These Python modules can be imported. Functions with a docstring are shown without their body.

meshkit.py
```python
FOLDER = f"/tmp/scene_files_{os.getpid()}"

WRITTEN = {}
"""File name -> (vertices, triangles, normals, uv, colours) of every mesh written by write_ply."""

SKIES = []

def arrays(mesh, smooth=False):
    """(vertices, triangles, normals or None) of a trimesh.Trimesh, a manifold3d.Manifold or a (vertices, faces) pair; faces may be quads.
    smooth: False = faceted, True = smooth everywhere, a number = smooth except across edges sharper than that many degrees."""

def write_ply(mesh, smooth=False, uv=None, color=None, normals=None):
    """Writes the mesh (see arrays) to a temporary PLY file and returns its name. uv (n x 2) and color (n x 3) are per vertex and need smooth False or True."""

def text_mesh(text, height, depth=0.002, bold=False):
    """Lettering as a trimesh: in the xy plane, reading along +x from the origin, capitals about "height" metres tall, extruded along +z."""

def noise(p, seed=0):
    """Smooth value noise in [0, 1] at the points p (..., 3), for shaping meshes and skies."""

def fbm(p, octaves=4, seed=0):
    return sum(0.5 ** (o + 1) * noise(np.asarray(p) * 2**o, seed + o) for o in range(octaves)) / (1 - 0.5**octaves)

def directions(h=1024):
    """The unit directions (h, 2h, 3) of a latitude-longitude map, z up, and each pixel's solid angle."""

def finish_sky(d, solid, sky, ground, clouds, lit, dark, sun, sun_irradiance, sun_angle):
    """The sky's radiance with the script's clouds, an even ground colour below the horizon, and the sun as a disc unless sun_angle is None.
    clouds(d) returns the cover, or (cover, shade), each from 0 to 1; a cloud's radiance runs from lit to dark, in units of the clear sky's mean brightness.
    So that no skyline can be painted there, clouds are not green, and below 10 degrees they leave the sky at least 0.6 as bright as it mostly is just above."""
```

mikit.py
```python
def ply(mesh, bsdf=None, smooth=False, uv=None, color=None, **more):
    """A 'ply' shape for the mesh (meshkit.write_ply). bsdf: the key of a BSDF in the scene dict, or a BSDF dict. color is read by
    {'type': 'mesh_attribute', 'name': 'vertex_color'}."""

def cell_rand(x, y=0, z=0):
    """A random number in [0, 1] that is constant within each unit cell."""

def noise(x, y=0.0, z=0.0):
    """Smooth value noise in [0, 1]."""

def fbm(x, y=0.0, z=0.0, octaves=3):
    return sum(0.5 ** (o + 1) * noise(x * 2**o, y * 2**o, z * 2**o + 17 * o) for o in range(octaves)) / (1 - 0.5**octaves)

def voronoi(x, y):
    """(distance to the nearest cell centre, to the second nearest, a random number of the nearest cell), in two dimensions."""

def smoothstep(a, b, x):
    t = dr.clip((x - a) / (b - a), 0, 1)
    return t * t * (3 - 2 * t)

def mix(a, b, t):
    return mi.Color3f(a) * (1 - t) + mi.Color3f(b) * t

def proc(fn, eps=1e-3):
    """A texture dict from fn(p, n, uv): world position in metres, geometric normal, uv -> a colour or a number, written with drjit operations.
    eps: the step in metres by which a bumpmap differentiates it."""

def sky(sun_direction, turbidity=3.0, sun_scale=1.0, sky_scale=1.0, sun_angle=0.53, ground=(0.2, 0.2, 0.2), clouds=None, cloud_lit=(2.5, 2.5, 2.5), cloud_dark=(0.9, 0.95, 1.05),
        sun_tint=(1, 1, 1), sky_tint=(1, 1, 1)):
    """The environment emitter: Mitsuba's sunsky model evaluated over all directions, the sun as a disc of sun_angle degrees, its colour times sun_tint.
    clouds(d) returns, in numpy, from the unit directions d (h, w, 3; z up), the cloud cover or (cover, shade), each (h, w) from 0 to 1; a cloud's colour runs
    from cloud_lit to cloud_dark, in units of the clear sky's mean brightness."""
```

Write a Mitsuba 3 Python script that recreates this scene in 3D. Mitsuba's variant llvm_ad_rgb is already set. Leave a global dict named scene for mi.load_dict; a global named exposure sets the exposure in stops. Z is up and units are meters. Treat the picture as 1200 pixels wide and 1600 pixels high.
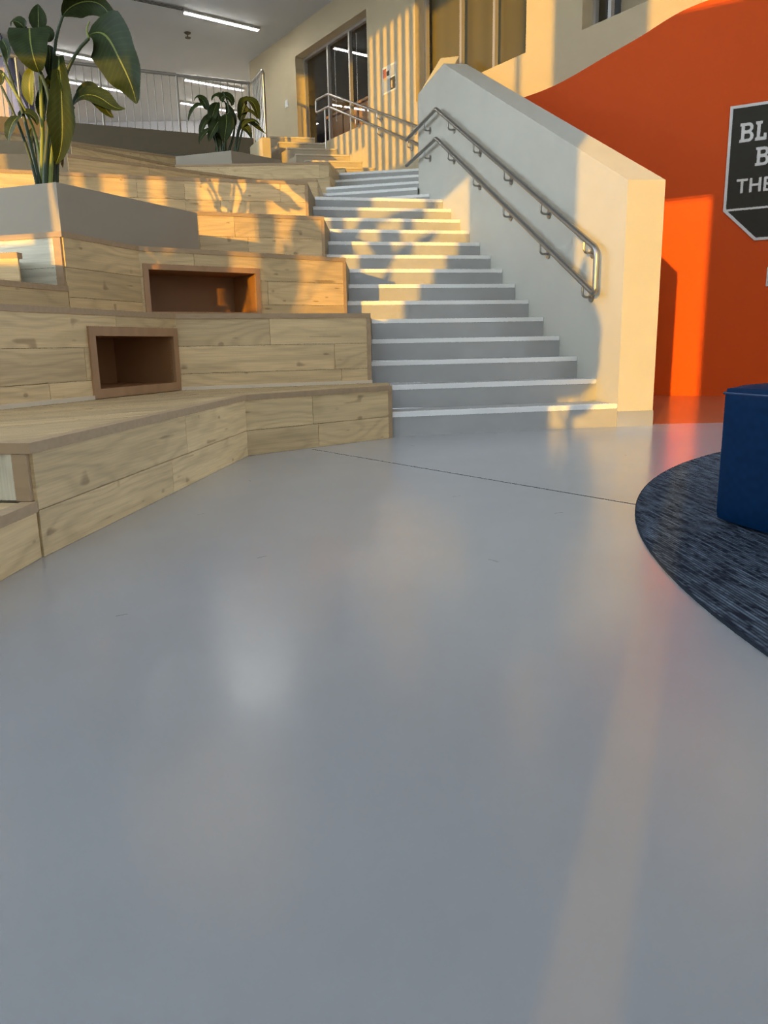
import math, random
import numpy as np, trimesh, manifold3d as m3
import mitsuba as mi, drjit as dr
import mikit, meshkit
from mikit import noise, fbm, smoothstep, mix, cell_rand
from shapely.geometry import Polygon, box as sbox, LineString
from shapely.ops import unary_union
T = mi.ScalarTransform4f
rng = random.Random(7)
scene, labels = {}, {}

# ---------------------------------------------------------------- camera, sky, sun, exposure
CAM_Z, PITCH, ROLL, FPX = 0.5718, 0.21637, 0.01979, 1180.0
_f = np.array([0, math.cos(PITCH), -math.sin(PITCH)]); _d = np.array([0, -math.sin(PITCH), -math.cos(PITCH)])
_dn = -math.sin(ROLL) * np.array([1., 0, 0]) + math.cos(ROLL) * _d
scene['camera'] = {'type': 'perspective', 'fov_axis': 'x', 'fov': 2 * math.degrees(math.atan(600 / FPX)), 'near_clip': 0.02, 'far_clip': 500.0,
                   'to_world': T().look_at(origin=[0, 0, CAM_Z], target=[0, float(_f[1]), float(CAM_Z + _f[2])], up=(-_dn).tolist())}
AZ = np.array([0.3869, 0.9221])            # the way the sunlight travels in plan; it falls 0.108 m per metre
EL = 0.108
def thin_cloud(d):
    return 0.72 + 0.2 * (meshkit.fbm(d * 2.2, 3, 4) - .5), 0.0
scene['sky'] = mikit.sky([-AZ[0], -AZ[1], EL], turbidity=3.0, sun_scale=0.0, sky_scale=6.0, sun_angle=0.53, ground=(0.30, 0.29, 0.27),
                         sun_tint=(1.12, 0.93, 0.05), sky_tint=(0.80, 0.98, 1.20), clouds=thin_cloud, cloud_lit=(2.4, 2.8, 3.3), cloud_dark=(2.0, 2.2, 2.5))
SUN_E = np.array([0.80, 0.415, 0.02])     # irradiance of the low sun on a surface facing it
_sd = np.array([AZ[0], AZ[1], -EL]); _sd /= np.linalg.norm(_sd)
_sx = np.array([AZ[1], -AZ[0], 0.0]); _sy = np.cross(_sd, _sx)
for _k in range(7):                         # the sun's disc as seven close directions, so that edges soften with distance
    _a = _k * math.pi / 3; _r = 0.0 if _k == 6 else 0.0031
    scene['sun' if _k == 0 else f'sun_{_k:03d}'] = {'type': 'directional', 'direction': (_sd + _r * (math.cos(_a) * _sx + math.sin(_a) * _sy)).tolist(), 'irradiance': {'type': 'rgb', 'value': (SUN_E / 7).tolist()}}
exposure = 2.68

# ---------------------------------------------------------------- materials
def lin(r, g, b): return [float(((c / 255 + 0.055) / 1.055) ** 2.4 if c > 10 else c / 255 / 12.92) for c in (r, g, b)]
def rgb(v): return {'type': 'rgb', 'value': list(map(float, v))}
def mat(name, color, rough=0.5, spec=0.5, two=True, **kw):
    bc = mikit.proc(color) if callable(color) else rgb(color)
    b = {'type': 'principled', 'base_color': bc, 'roughness': rough if isinstance(rough, dict) else float(rough), 'specular': float(spec), **kw}
    scene[name] = {'type': 'twosided', 'bsdf': b} if two else b
    return name

def wood_fn(p, n, uv):
    k = dr.floor(uv.x / 50.0); u = uv.x - 50.0 * k; v = uv.y
    s = k * 7.31
    q = (noise(u * 1.5 + s, v * 7 + s) * 1.3 + noise(u * 3.7 + 2 * s, v * 15) * .42 + noise(u * 9 + s, v * 34) * .10) * 3.2 + v * 13
    ring = dr.power(.5 + .5 * dr.sin(q * 6.2832), 2.5)
    fine = noise(u * 11 + s, v * 300 + s)
    streak = noise(u * 3.0 + 3 * s, v * 95 + s)
    blotch = noise(u * 2.2 + 4 * s, v * 9 + s)
    kn = smoothstep(.90, .985, noise(u * 11 + 5 * s, v * 30 + 2 * s)) * .75
    tone = cell_rand(k, 1)
    a = mix(mi.Color3f(0.665, 0.490, 0.262), mi.Color3f(0.495, 0.355, 0.180), ring * .46 + .34 * streak)
    a = a * (0.88 + 0.20 * tone) * (0.92 + 0.15 * fine) * (0.88 + .22 * blotch)
    return mix(a, a * mi.Color3f(.50, .43, .35), kn)
mat('oak', wood_fn, 0.42, 0.4)
mat('oak_seat_dimmed', lambda p, n, uv: wood_fn(p, n, uv) * mi.Color3f(.78, .76, .76), 0.5, 0.3)  # oak copy darkened to offset the strong top light on the seats
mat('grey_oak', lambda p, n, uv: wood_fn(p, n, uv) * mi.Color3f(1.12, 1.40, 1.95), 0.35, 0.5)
def trim_fn(p, n, uv):
    g = noise(p.x * 3 + p.y * 3, p.z * 90, p.y * 60)
    return mi.Color3f(0.38, 0.262, 0.150) * (0.92 + 0.16 * g)
mat('oak_trim', trim_fn, 0.45, 0.4)
mat('pale_trim', (0.66, 0.56, 0.41), 0.5, 0.4)
mat('beech', lambda p, n, uv: mi.Color3f(0.36, 0.205, 0.105) * (0.9 + 0.2 * noise(p.x * 25, p.y * 25, p.z * 4)), 0.4, 0.4)
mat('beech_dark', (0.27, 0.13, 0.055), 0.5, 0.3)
mat('oak_core', (0.24, 0.19, 0.12), 0.6, 0.3)

def floor_fn(p, n, uv):
    big = fbm(p.x * 1.1, p.y * 1.1, 0, 3); fine = fbm(p.x * 9, p.y * 9, 2, 3)
    c = mi.Color3f(0.282, 0.286, 0.292) * (0.93 + 0.10 * big + 0.05 * fine)
    # scuffs and short dark scratches
    cx, cy = dr.floor(p.x * 2.2), dr.floor(p.y * 2.2)
    fx, fy = p.x * 2.2 - cx - .2 - .6 * cell_rand(cx, cy, 1), p.y * 2.2 - cy - .2 - .6 * cell_rand(cx, cy, 2)
    a = cell_rand(cx, cy, 4) * 2.2 - 1.1
    t, w = fx * dr.cos(a) + fy * dr.sin(a), fy * dr.cos(a) - fx * dr.sin(a)
    on = dr.select((dr.abs(t) < .02 + .05 * cell_rand(cx, cy, 5)) & (dr.abs(w + 4.0 * t * t) < .0075) & (cell_rand(cx, cy, 6) > .62), 0.5, 0.0)
    return mix(c, c * mi.Color3f(.45, .44, .42), on)
def floor_rough(p, n, uv):
    return 0.165 + 0.08 * fbm(p.x * 3.5, p.y * 3.5, 5, 3)
mat('epoxy', floor_fn, mikit.proc(floor_rough), 1.0)
mat('joint_dark', (0.05, 0.05, 0.05), 0.8, 0.1)
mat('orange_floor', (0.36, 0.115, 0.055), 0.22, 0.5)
mat('white_paint', lambda p, n, uv: mi.Color3f(0.51, 0.495, 0.43) * (0.975 + 0.05 * fbm(p.x * 5, p.y * 5, p.z * 5)), 0.6, 0.25)
mat('beige_paint', (0.50, 0.425, 0.285), 0.6, 0.25)
mat('ceiling_paint', (0.50, 0.515, 0.525), 0.7, 0.2)
mat('orange_paint', lambda p, n, uv: mi.Color3f(0.68, 0.083, 0.007) * (0.97 + 0.06 * fbm(p.x * 2, p.y * 2, p.z * 2)), 0.5, 0.15)
mat('stair_grey', lambda p, n, uv: mi.Color3f(0.385, 0.385, 0.375) * (0.93 + 0.14 * fbm(p.x * 6, p.y * 6, p.z * 8)), 0.5, 0.35)
mat('nosing_white', (0.84, 0.84, 0.82), 0.5, 0.35)
mat('tan_stone', lambda p, n, uv: mi.Color3f(0.42, 0.36, 0.27) * (0.9 + 0.2 * fbm(p.x * 5, p.y * 5, p.z * 14)), 0.5, 0.3)
mat('rail_steel', (0.33, 0.315, 0.29), 0.35, 0.5, metallic=0.7)
mat('pale_stone', (0.52, 0.46, 0.36), 0.5, 0.3)
mat('steel', (0.52, 0.51, 0.49), 0.27, 0.5, metallic=1.0)
mat('dark_steel', (0.36, 0.355, 0.34), 0.34, 0.5, metallic=1.0)
mat('frame_alu', (0.44, 0.42, 0.40), 0.42, 0.5, metallic=0.5)
mat('planter_grey', (0.345, 0.30, 0.235), 0.6, 0.25)
mat('fascia_grey', (0.132, 0.110, 0.075), 0.6, 0.25)
mat('soil', (0.055, 0.04, 0.03), 0.95, 0.1)
mat('room_olive', lambda p, n, uv: mi.Color3f(0.085, 0.078, 0.05) * (0.8 + 0.4 * noise(p.x * 3 + p.y * 3, p.z * .3)), 0.8, 0.2)
mat('backing_olive', lambda p, n, uv: mi.Color3f(0.125, 0.112, 0.058) * (0.8 + 0.4 * noise(p.x * 6, p.y * 6)), 0.8, 0.1); mat('backing_tan', (0.34, 0.28, 0.17), 0.8, 0.1)
mat('lilac', (0.43, 0.40, 0.52), 0.6, 0.3)
mat('navy', (0.035, 0.04, 0.085), 0.6, 0.3)
mat('mural_yellow', (0.55, 0.42, 0.12), 0.6, 0.3)
mat('sign_black', (0.034, 0.031, 0.022), 0.45, 0.15)
mat('sign_white', (0.66, 0.65, 0.62), 0.5, 0.3)
mat('paper', (0.72, 0.70, 0.66), 0.7, 0.2)
mat('pic_red', (0.35, 0.12, 0.09), 0.6, 0.2); mat('pic_dark', (0.08, 0.07, 0.05), 0.6, 0.2); mat('pic_grey', (0.40, 0.42, 0.42), 0.6, 0.2)
mat('pic_tan', (0.45, 0.36, 0.22), 0.6, 0.2)
mat('plastic_white', (0.70, 0.70, 0.68), 0.4, 0.4)
mat('vent_grey', (0.32, 0.32, 0.31), 0.5, 0.3)
mat('blue_leather', lambda p, n, uv: mi.Color3f(0.001, 0.019, 0.062) * (0.9 + 0.2 * noise(p.x * 60, p.y * 60, p.z * 60)), 0.5, 0.07)
mat('blue_piping', (0.010, 0.034, 0.10), 0.4, 0.5)
def rug_fn(p, n, uv):
    a = p.y - .06 * p.x; b = p.x + .06 * p.y               # the ribs run along a
    rib = 0.5 + 0.5 * dr.cos(b * 2 * math.pi / .0095)
    row = dr.floor(b / .0095 + .5)
    fleck = noise(a * 16, row * 1.37); fl2 = noise(a * 75, row * 2.11 + 9)
    big = fbm(p.x * 2.5, p.y * 2.5, 0, 2)
    t = dr.clip(.85 * fleck + .45 * fl2 - .32, 0, 1) * (.30 + .70 * rib)
    return mix(mi.Color3f(0.010, 0.014, 0.024), mi.Color3f(0.15, 0.19, 0.245), t * (0.7 + .6 * big))
mat('carpet_pile', rug_fn, 0.9, 0.15)
mat('carpet_edge', (0.02, 0.026, 0.035), 0.9, 0.1)
def leaf_fn(p, n, uv):
    d = dr.abs(uv.y)                                   # 0 at the midrib, 1 at the margin
    vein = 0.5 + 0.5 * dr.cos((uv.x * 16 - d * 2.6) * 2 * math.pi)
    c = mix(mi.Color3f(0.017, 0.026, 0.006), mi.Color3f(0.034, 0.051, 0.010), fbm(uv.x * 5, d * 2, 3))
    c = c * (0.86 + .22 * dr.power(vein, 6))
    return mix(c, mi.Color3f(0.20, 0.23, 0.06), smoothstep(.055, .02, d) * .8)
scene['leaf'] = {'type': 'twosided', 'bsdf': {'type': 'principled', 'base_color': mikit.proc(leaf_fn), 'roughness': 0.5, 'specular': 0.14}}
def leaf_y(p, n, uv):
    d = dr.abs(uv.y)
    return mix(mi.Color3f(0.11, 0.14, 0.018), mi.Color3f(0.20, 0.215, 0.03), fbm(uv.x * 4, d * 3, 1)) * (.85 + .25 * dr.power(.5 + .5 * dr.cos((uv.x * 16 - d * 2.6) * 6.283), 6))
scene['leaf_lime'] = {'type': 'twosided', 'bsdf': {'type': 'principled', 'base_color': mikit.proc(leaf_y), 'roughness': 0.38, 'specular': 0.5}}
mat('stem_dark', (0.035, 0.055, 0.022), 0.45, 0.4); mat('stem_lime', (0.20, 0.24, 0.05), 0.45, 0.4); mat('dry_leaf', (0.32, 0.20, 0.08), 0.8, 0.2)
scene['glass'] = {'type': 'thindielectric', 'int_ior': 1.52}
scene['led'] = {'type': 'diffuse', 'reflectance': rgb((0.8, 0.8, 0.8))}
mat('concrete', (0.34, 0.33, 0.31), 0.8, 0.2)

# ---------------------------------------------------------------- helpers
count = {}
def key_for(name, parent=None):
    base = (parent + '__' if parent else '') + name
    n = count.get(base, 0); count[base] = n + 1
    return base if n == 0 else f'{base}_{n:03d}'
def put(name, mesh, m, parent=None, smooth=False, uv=None, label=None, **kw):
    k = key_for(name, parent)
    scene[k] = mikit.ply(mesh, m, smooth=smooth, uv=uv, **kw)
    if label: labels[k] = {'label': label}
    return k
def thing(name, label, cat, group=None):
    k = key_for(name); labels[k] = {'label': label, 'category': cat}
    if group: labels[k]['group'] = group
    return k
def struct(name, mesh=None, m=None, label=None, **kw):
    k = key_for(name)
    if mesh is not None: scene[k] = mikit.ply(mesh, m, **kw)
    labels[k] = {'kind': 'structure'}
    if label: labels[k]['label'] = label
    return k
def cat(ms): return trimesh.util.concatenate(ms)
def prism(poly, z0, z1):
    poly = Polygon(poly) if not hasattr(poly, 'geom_type') else poly
    gs = [g for g in getattr(poly, 'geoms', [poly]) if g.area > 1e-6]
    out = []
    for g in gs:
        m = trimesh.creation.extrude_polygon(g, z1 - z0, engine='earcut'); m.apply_translation([0, 0, z0]); out.append(m)
    return cat(out)
def frame_mat(o, ex, ey, ez):
    M = np.eye(4); M[:3, 0], M[:3, 1], M[:3, 2], M[:3, 3] = ex, ey, ez, o
    return M
def wall_prism(poly, A, d, thick, z=0.0):
    """poly in (along, height) in the vertical plane through plan point A along d, thickened by thick to the right of d."""
    d = np.array(d, float) / np.hypot(*d); nrm = np.array([d[1], -d[0]])
    poly = Polygon(poly) if not hasattr(poly, 'geom_type') else poly
    out = []
    for g in getattr(poly, 'geoms', [poly]):
        m = trimesh.creation.extrude_polygon(g, thick, engine='earcut')
        v = m.vertices.copy()
        P = np.array([A[0], A[1], z]) + v[:, :1] * np.array([d[0], d[1], 0]) + v[:, 1:2] * np.array([0, 0, 1.]) + v[:, 2:3] * np.array([nrm[0], nrm[1], 0])
        m2 = trimesh.Trimesh(P, m.faces, process=False); m2.fix_normals(); out.append(m2)
    return cat(out)
def bx(c, s, rz=0.0):
    m = trimesh.creation.box(extents=s)
    if rz: m.apply_transform(trimesh.transformations.rotation_matrix(rz, [0, 0, 1]))
    m.apply_translation(c); return m
def bevel_box(c, s, r, rz=0.0):
    h = np.array(s) / 2 - r
    pts = [np.array([i, j, k]) * h for i in (-1, 1) for j in (-1, 1) for k in (-1, 1)]
    off = np.array([[1, 0, 0], [-1, 0, 0], [0, 1, 0], [0, -1, 0], [0, 0, 1], [0, 0, -1]]) * r
    m = trimesh.convex.convex_hull(np.vstack([p + off for p in pts]))
    if rz: m.apply_transform(trimesh.transformations.rotation_matrix(rz, [0, 0, 1]))
    m.apply_translation(c); return m
def tube(pts, r, sides=12, cap=True):
    p = np.asarray(pts, float); r = np.broadcast_to(r, (len(p),)).astype(float)
    t = np.zeros_like(p); t[1:-1] = p[2:] - p[:-2]; t[0] = p[1] - p[0]; t[-1] = p[-1] - p[-2]
    t /= np.linalg.norm(t, axis=1, keepdims=True)
    a = np.cross(t[0], [0, 0, 1.]); a = np.cross(t[0], [1., 0, 0]) if np.linalg.norm(a) < .1 else a
    fr = []
    for i in range(len(p)):
        a = a - t[i] * (a @ t[i]); a /= np.linalg.norm(a); fr.append((a.copy(), np.cross(t[i], a)))
    ang = np.arange(sides) * 2 * np.pi / sides
    v = np.vstack([p[i] + r[i] * (np.cos(ang)[:, None] * fr[i][0] + np.sin(ang)[:, None] * fr[i][1]) for i in range(len(p))])
    f = []
    for i in range(len(p) - 1):
        for j in range(sides):
            a0, a1 = i * sides + j, i * sides + (j + 1) % sides
            f += [[a0, a1, a1 + sides], [a0, a1 + sides, a0 + sides]]
    if cap:
        v = np.vstack([v, p[:1], p[-1:]]); n = len(v)
        for j in range(sides):
            f.append([n - 2, (j + 1) % sides, j]); f.append([n - 1, (len(p) - 1) * sides + j, (len(p) - 1) * sides + (j + 1) % sides])
    return trimesh.Trimesh(v, f, process=False)
def round_path(pts, rad, n=6):
    p = [np.array(q, float) for q in pts]; out = [p[0]]
    for i in range(1, len(p) - 1):
        a, b = p[i - 1] - p[i], p[i + 1] - p[i]; la, lb = np.linalg.norm(a), np.linalg.norm(b)
        r = min(rad, la * .45, lb * .45); A, B = p[i] + a / la * r, p[i] + b / lb * r
        for k in range(n + 1):
            s = k / n; out.append((1 - s) ** 2 * A + 2 * s * (1 - s) * p[i] + s * s * B)
    return np.array(out + [p[-1]])
def spline(pts, n=20):
    from scipy.interpolate import CubicSpline
    p = np.asarray(pts, float); d = np.r_[0, np.cumsum(np.linalg.norm(np.diff(p, axis=0), axis=1))]
    if len(p) == 2: return p[0] + np.linspace(0, 1, n)[:, None] * (p[1] - p[0])
    return CubicSpline(d, p)(np.linspace(0, d[-1], n))
def line_x(p, d, q, e):
    t = np.linalg.solve(np.array([[d[0], -e[0]], [d[1], -e[1]]]), np.array(q) - np.array(p)); return np.array(p) + np.array(d) * t[0]

# ---------------------------------------------------------------- where things stand
R = 0.155                                               # one riser
STR, STD = np.array([1.6084, 5.1837]), np.array([-0.06738, 0.29819])
NA = 0.21417; NE = np.array([math.cos(NA), math.sin(NA)])
WD = STD / np.hypot(*STD); WN = np.array([WD[1], -WD[0]])     # along the white stair wall; to its right
O0, OD = np.array([3.058, 8.074]), np.array([.88, -.475])      # orange wall
B0, BD = np.array([-.342, 13.66]), np.array([.565, -.825])     # beige back wall
BN = np.array([BD[1], -BD[0]]) / np.hypot(*BD)                 # to the right of BD: into the room in front? (see below)
H = [0, .328, .7837, 1.2394, 1.6951, 2.1508]

# ---------------------------------------------------------------- setting: floor, walls, ceiling
fl = Polygon([(-9, -9), (12, -9), (12, 9), (4.6, 7.24), (2.0, 8.66), (1.0, 9.4), (-9, 9)])
struct('floor', prism(fl, -.12, 0), 'epoxy', 'smooth grey epoxy floor with scuffs')
jl = LineString([(-.405, 4.318), (.915, 2.625)]).buffer(.0035, cap_style=2)
put('joint', prism(jl, -.001, .0006), 'joint_dark', 'floor', label='thin dark joint line')
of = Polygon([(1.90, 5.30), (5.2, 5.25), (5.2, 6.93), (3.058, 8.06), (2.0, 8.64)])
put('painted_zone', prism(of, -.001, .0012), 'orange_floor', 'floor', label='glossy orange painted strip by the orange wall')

# white stair wall with its pillar end
def w_at(u): return STR + WD * u
pk, lv = 3.94, 4.97
prof = Polygon([(0, 0), (lv, 0), (lv, 3.545), (pk, 3.545), (0, 1.583)])
th = .25
def skew(m, A):                                       # the end faces run along (.995, .1) instead of square to the wall
    v = m.vertices; rel = (v[:, :2] - A); b = rel @ WN
    v[:, :2] += np.outer(b, np.array([.995, .1]) / .995 * 1.0 - WN); m.vertices = v; return m
sw = struct('wall_stair', skew(wall_prism(prof, STR, WD, th), STR), 'white_paint', 'white parapet wall beside the grey stairs, sloping up to the left')
bb = skew(wall_prism([(-.006, 0), (.3, 0), (.3, .105), (-.006, .105)], STR - WN * .003, WD, th + .006), STR)
struct('baseboard_pillar', bb, 'epoxy', 'grey skirting band at the foot of the white wall')
# upper parapet following the second flight
UA, UD = np.array([.512, 10.045]), np.array([.248, .969])
struct('wall_stair_upper', wall_prism([(0, 2.1), (1.60, 2.1), (1.60, 4.46), (0, 3.53)], UA, UD, .26), 'white_paint', 'sunlit upper end of the white stair parapet')

# orange wall: its top edge is a wave
def o_pt(x): return (x - O0[0]) / OD[0]
wave = spline([(1.0, 3.05), (1.553, 3.144), (1.86, 3.205), (2.349, 3.399), (2.676, 3.535), (2.934, 3.655), (3.196, 3.715), (3.6, 3.75), (4.6, 3.76)], 60)
op = Polygon([(o_pt(1.0), 0), (o_pt(4.6), 0)] + [(o_pt(x), z) for x, z in wave[::-1]])
m = wall_prism(op, O0, OD, .12); m.apply_translation([.12 * .475, .12 * .88, 0])
struct('wall_orange', m, 'orange_paint', 'bright orange wall with a wavy top edge')
# the room side of wall BD lies to the left-front: the wall is thickened away from the room
def b_pt(t): return B0 + BD * t
wins = [(-1.985, .384, 4.13, 5.775), (1.66, 3.93, 4.11, 5.9), (4.83, 7.3, 4.08, 5.9)]
WL = np.hypot(*BD)
bw = Polygon([(-3.9 * WL, 2.0), (8.6 * WL, 2.0), (8.6 * WL, 8.2), (-3.9 * WL, 8.2)])
for a, b, z0, z1 in wins: bw = bw.difference(sbox(a * WL, z0, b * WL, z1))
BNb = np.array([.825, .565])                                   # away from the room
wb = wall_prism(bw, B0, -BD, .26)                       # right of -BD is (-.825..): see side test
def to_side(poly, A, d, thick, side):
    """like wall_prism, thickened towards the plan vector side."""
    d = np.array(d, float) / np.hypot(*d); nrm = np.array([d[1], -d[0]]); s = 1 if nrm @ side > 0 else -1
    m = wall_prism(poly, A, d, thick)
    if s < 0: m.apply_translation([-nrm[0] * thick, -nrm[1] * thick, 0])
    return m
back = struct('wall_back', to_side(bw, B0, BD, .26, BNb), 'beige_paint', 'beige wall with three dark windows')
CZ = 6.23
struct('ceiling', prism([(-14, 10.6), (2.2, 10.6), (-2.6, 17.2), (-2.2, 22), (-14, 22)], CZ, CZ + .2), 'ceiling_paint', 'white ceiling over the upper floor')
sky_open = unary_union([sbox(-6 + 3.1 * i, -3 + 2.6 * j, -3.1 + 3.1 * i, -.6 + 2.6 * j) for i in range(2) for j in range(2)])
struct('ceiling_atrium', prism(sbox(-9, -4, 9, 12).difference(sky_open), 8.0, 8.2), 'ceiling_paint', 'roof over the lower hall with skylights, above the picture')
struct('ceiling_bulkhead', prism([(-9, 10.4), (2.2, 10.4), (2.2, 10.6), (-9, 10.6)], CZ, 8.0), 'ceiling_paint')
mat('cool_paint', (0.78, 0.80, 0.85), 0.6, 0.25)
struct('wall_far', prism([(-14, 20.8), (-1.5, 20.8), (-1.5, 21), (-14, 21)], 3.8, CZ), 'cool_paint', 'pale wall far behind the balcony railing')
struct('wall_side', prism([(-2.549, 16.9), (-2.35, 16.9), (-1.4, 21), (-1.6, 21)], 3.8, CZ), 'beige_paint')
# windows of the back wall
def glass_wall(i, a, b, z0, z1, splits, lab):
    w = struct(f'window_{i}', label=lab)
    ex = np.array([BD[0], BD[1], 0]) / WL; off = BNb * .17
    A = B0 + off
    L0, L1, fw = a * WL, b * WL, .045
    edges = [L0] + [L0 + (L1 - L0) * s for s in splits] + [L1]
    bars = [sbox(L0, z0, L1, z0 + fw), sbox(L0, z1 - fw, L1, z1)]
    for e in edges: bars.append(sbox(max(L0, e - fw / 2 - (fw / 2 if e == L1 else 0)), z0, min(L1, e + fw / 2 + (fw / 2 if e == L0 else 0)), z1))
    put('frame', to_side(unary_union(bars), A, BD, .06, BNb), 'frame_alu', w)
    for e0, e1 in zip(edges[:-1], edges[1:]):
        q = np.array([[e0, z0], [e1, z0], [e1, z1], [e0, z1]])
        P = np.array([[*(A + BNb * .03 + BD / WL * x), z] for x, z in q])
        put('pane', (P, np.array([[0, 1, 2], [0, 2, 3]])), 'glass', w)
    return w
glass_wall(1, *wins[0], (.36, .66), 'dark three-pane window at the top of the stairs')
glass_wall(2, *wins[1], (.36, .66), 'dark window above the white parapet')
glass_wall(3, *wins[2], (.10, .55), 'window cut by the top of the photo above the orange wall')
rm = to_side(sbox(-2.6 * WL, 3.95, 8.2 * WL, 4.05), B0 + BNb * .27, BD, 3.0, BNb)
struct('floor_room', rm, 'room_olive')
struct('ceiling_room', to_side(sbox(-2.6 * WL, 6.2, 8.2 * WL, 6.3), B0 + BNb * .27, BD, 3.0, BNb), 'room_olive')
struct('wall_room', to_side(sbox(-2.6 * WL, 4.05, 8.2 * WL, 6.2), B0 + BNb * 3.1, BD, .1, BNb), 'room_olive')
for t in (-2.55, .9, 4.4, 8.1):
    struct('wall_room_side', to_side(sbox(t * WL, 4.05, t * WL + .1, 6.2), B0 + BNb * .28, BD, 2.8, BNb), 'room_olive')

sb = thing('reflection_box', 'added stand-in for mirrored sunlit benches, a long wooden sideboard behind the glass of the first window', 'reflection_box')  # box added so the glass seems to mirror the sunlit benches
def room_box(a, b, k0, k1, z0, z1):
    d = BD / WL; q = [B0 + d * a * WL + BNb * k0, B0 + d * b * WL + BNb * k0, B0 + d * b * WL + BNb * k1, B0 + d * a * WL + BNb * k1]
    return prism(Polygon([tuple(p_) for p_ in q]).buffer(0), z0, z1)
put('top', room_box(-2.1, .62, .68, 1.35, 4.84, 4.88), 'beech', sb)
put('body', room_box(-2.05, .57, .74, 1.30, 4.052, 4.84), 'beech_dark', sb)
for k in range(5):
    put('door', room_box(-2.03 + .52 * k, -1.55 + .52 * k, .715, .739, 4.08, 4.82), 'beech', sb)
for a_ in (-1.02, -.32):
    put('blind_cord', tube([[*(B0 + BD * a_ + BNb * .26), 4.5], [*(B0 + BD * a_ + BNb * .26), 5.70]], .006, 6), 'plastic_white', 'window_1')

for lab_, a_, b_, m_ in (('added olive fabric blind behind the window above the parapet', 1.62, 3.97, 'backing_olive'), ('added tan fabric blind behind the window above the orange wall', 5.10, 7.35, 'backing_tan')):
    rb = thing('window_backing', lab_, 'backing')  # fabric added close behind the glass so the rooms look sunlit
    put('fabric', room_box(a_, b_, .34, .343, 4.06, 6.0), m_, rb); put('bottom_bar', room_box(a_, b_, .334, .349, 4.055, 4.08), 'frame_alu', rb)

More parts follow.
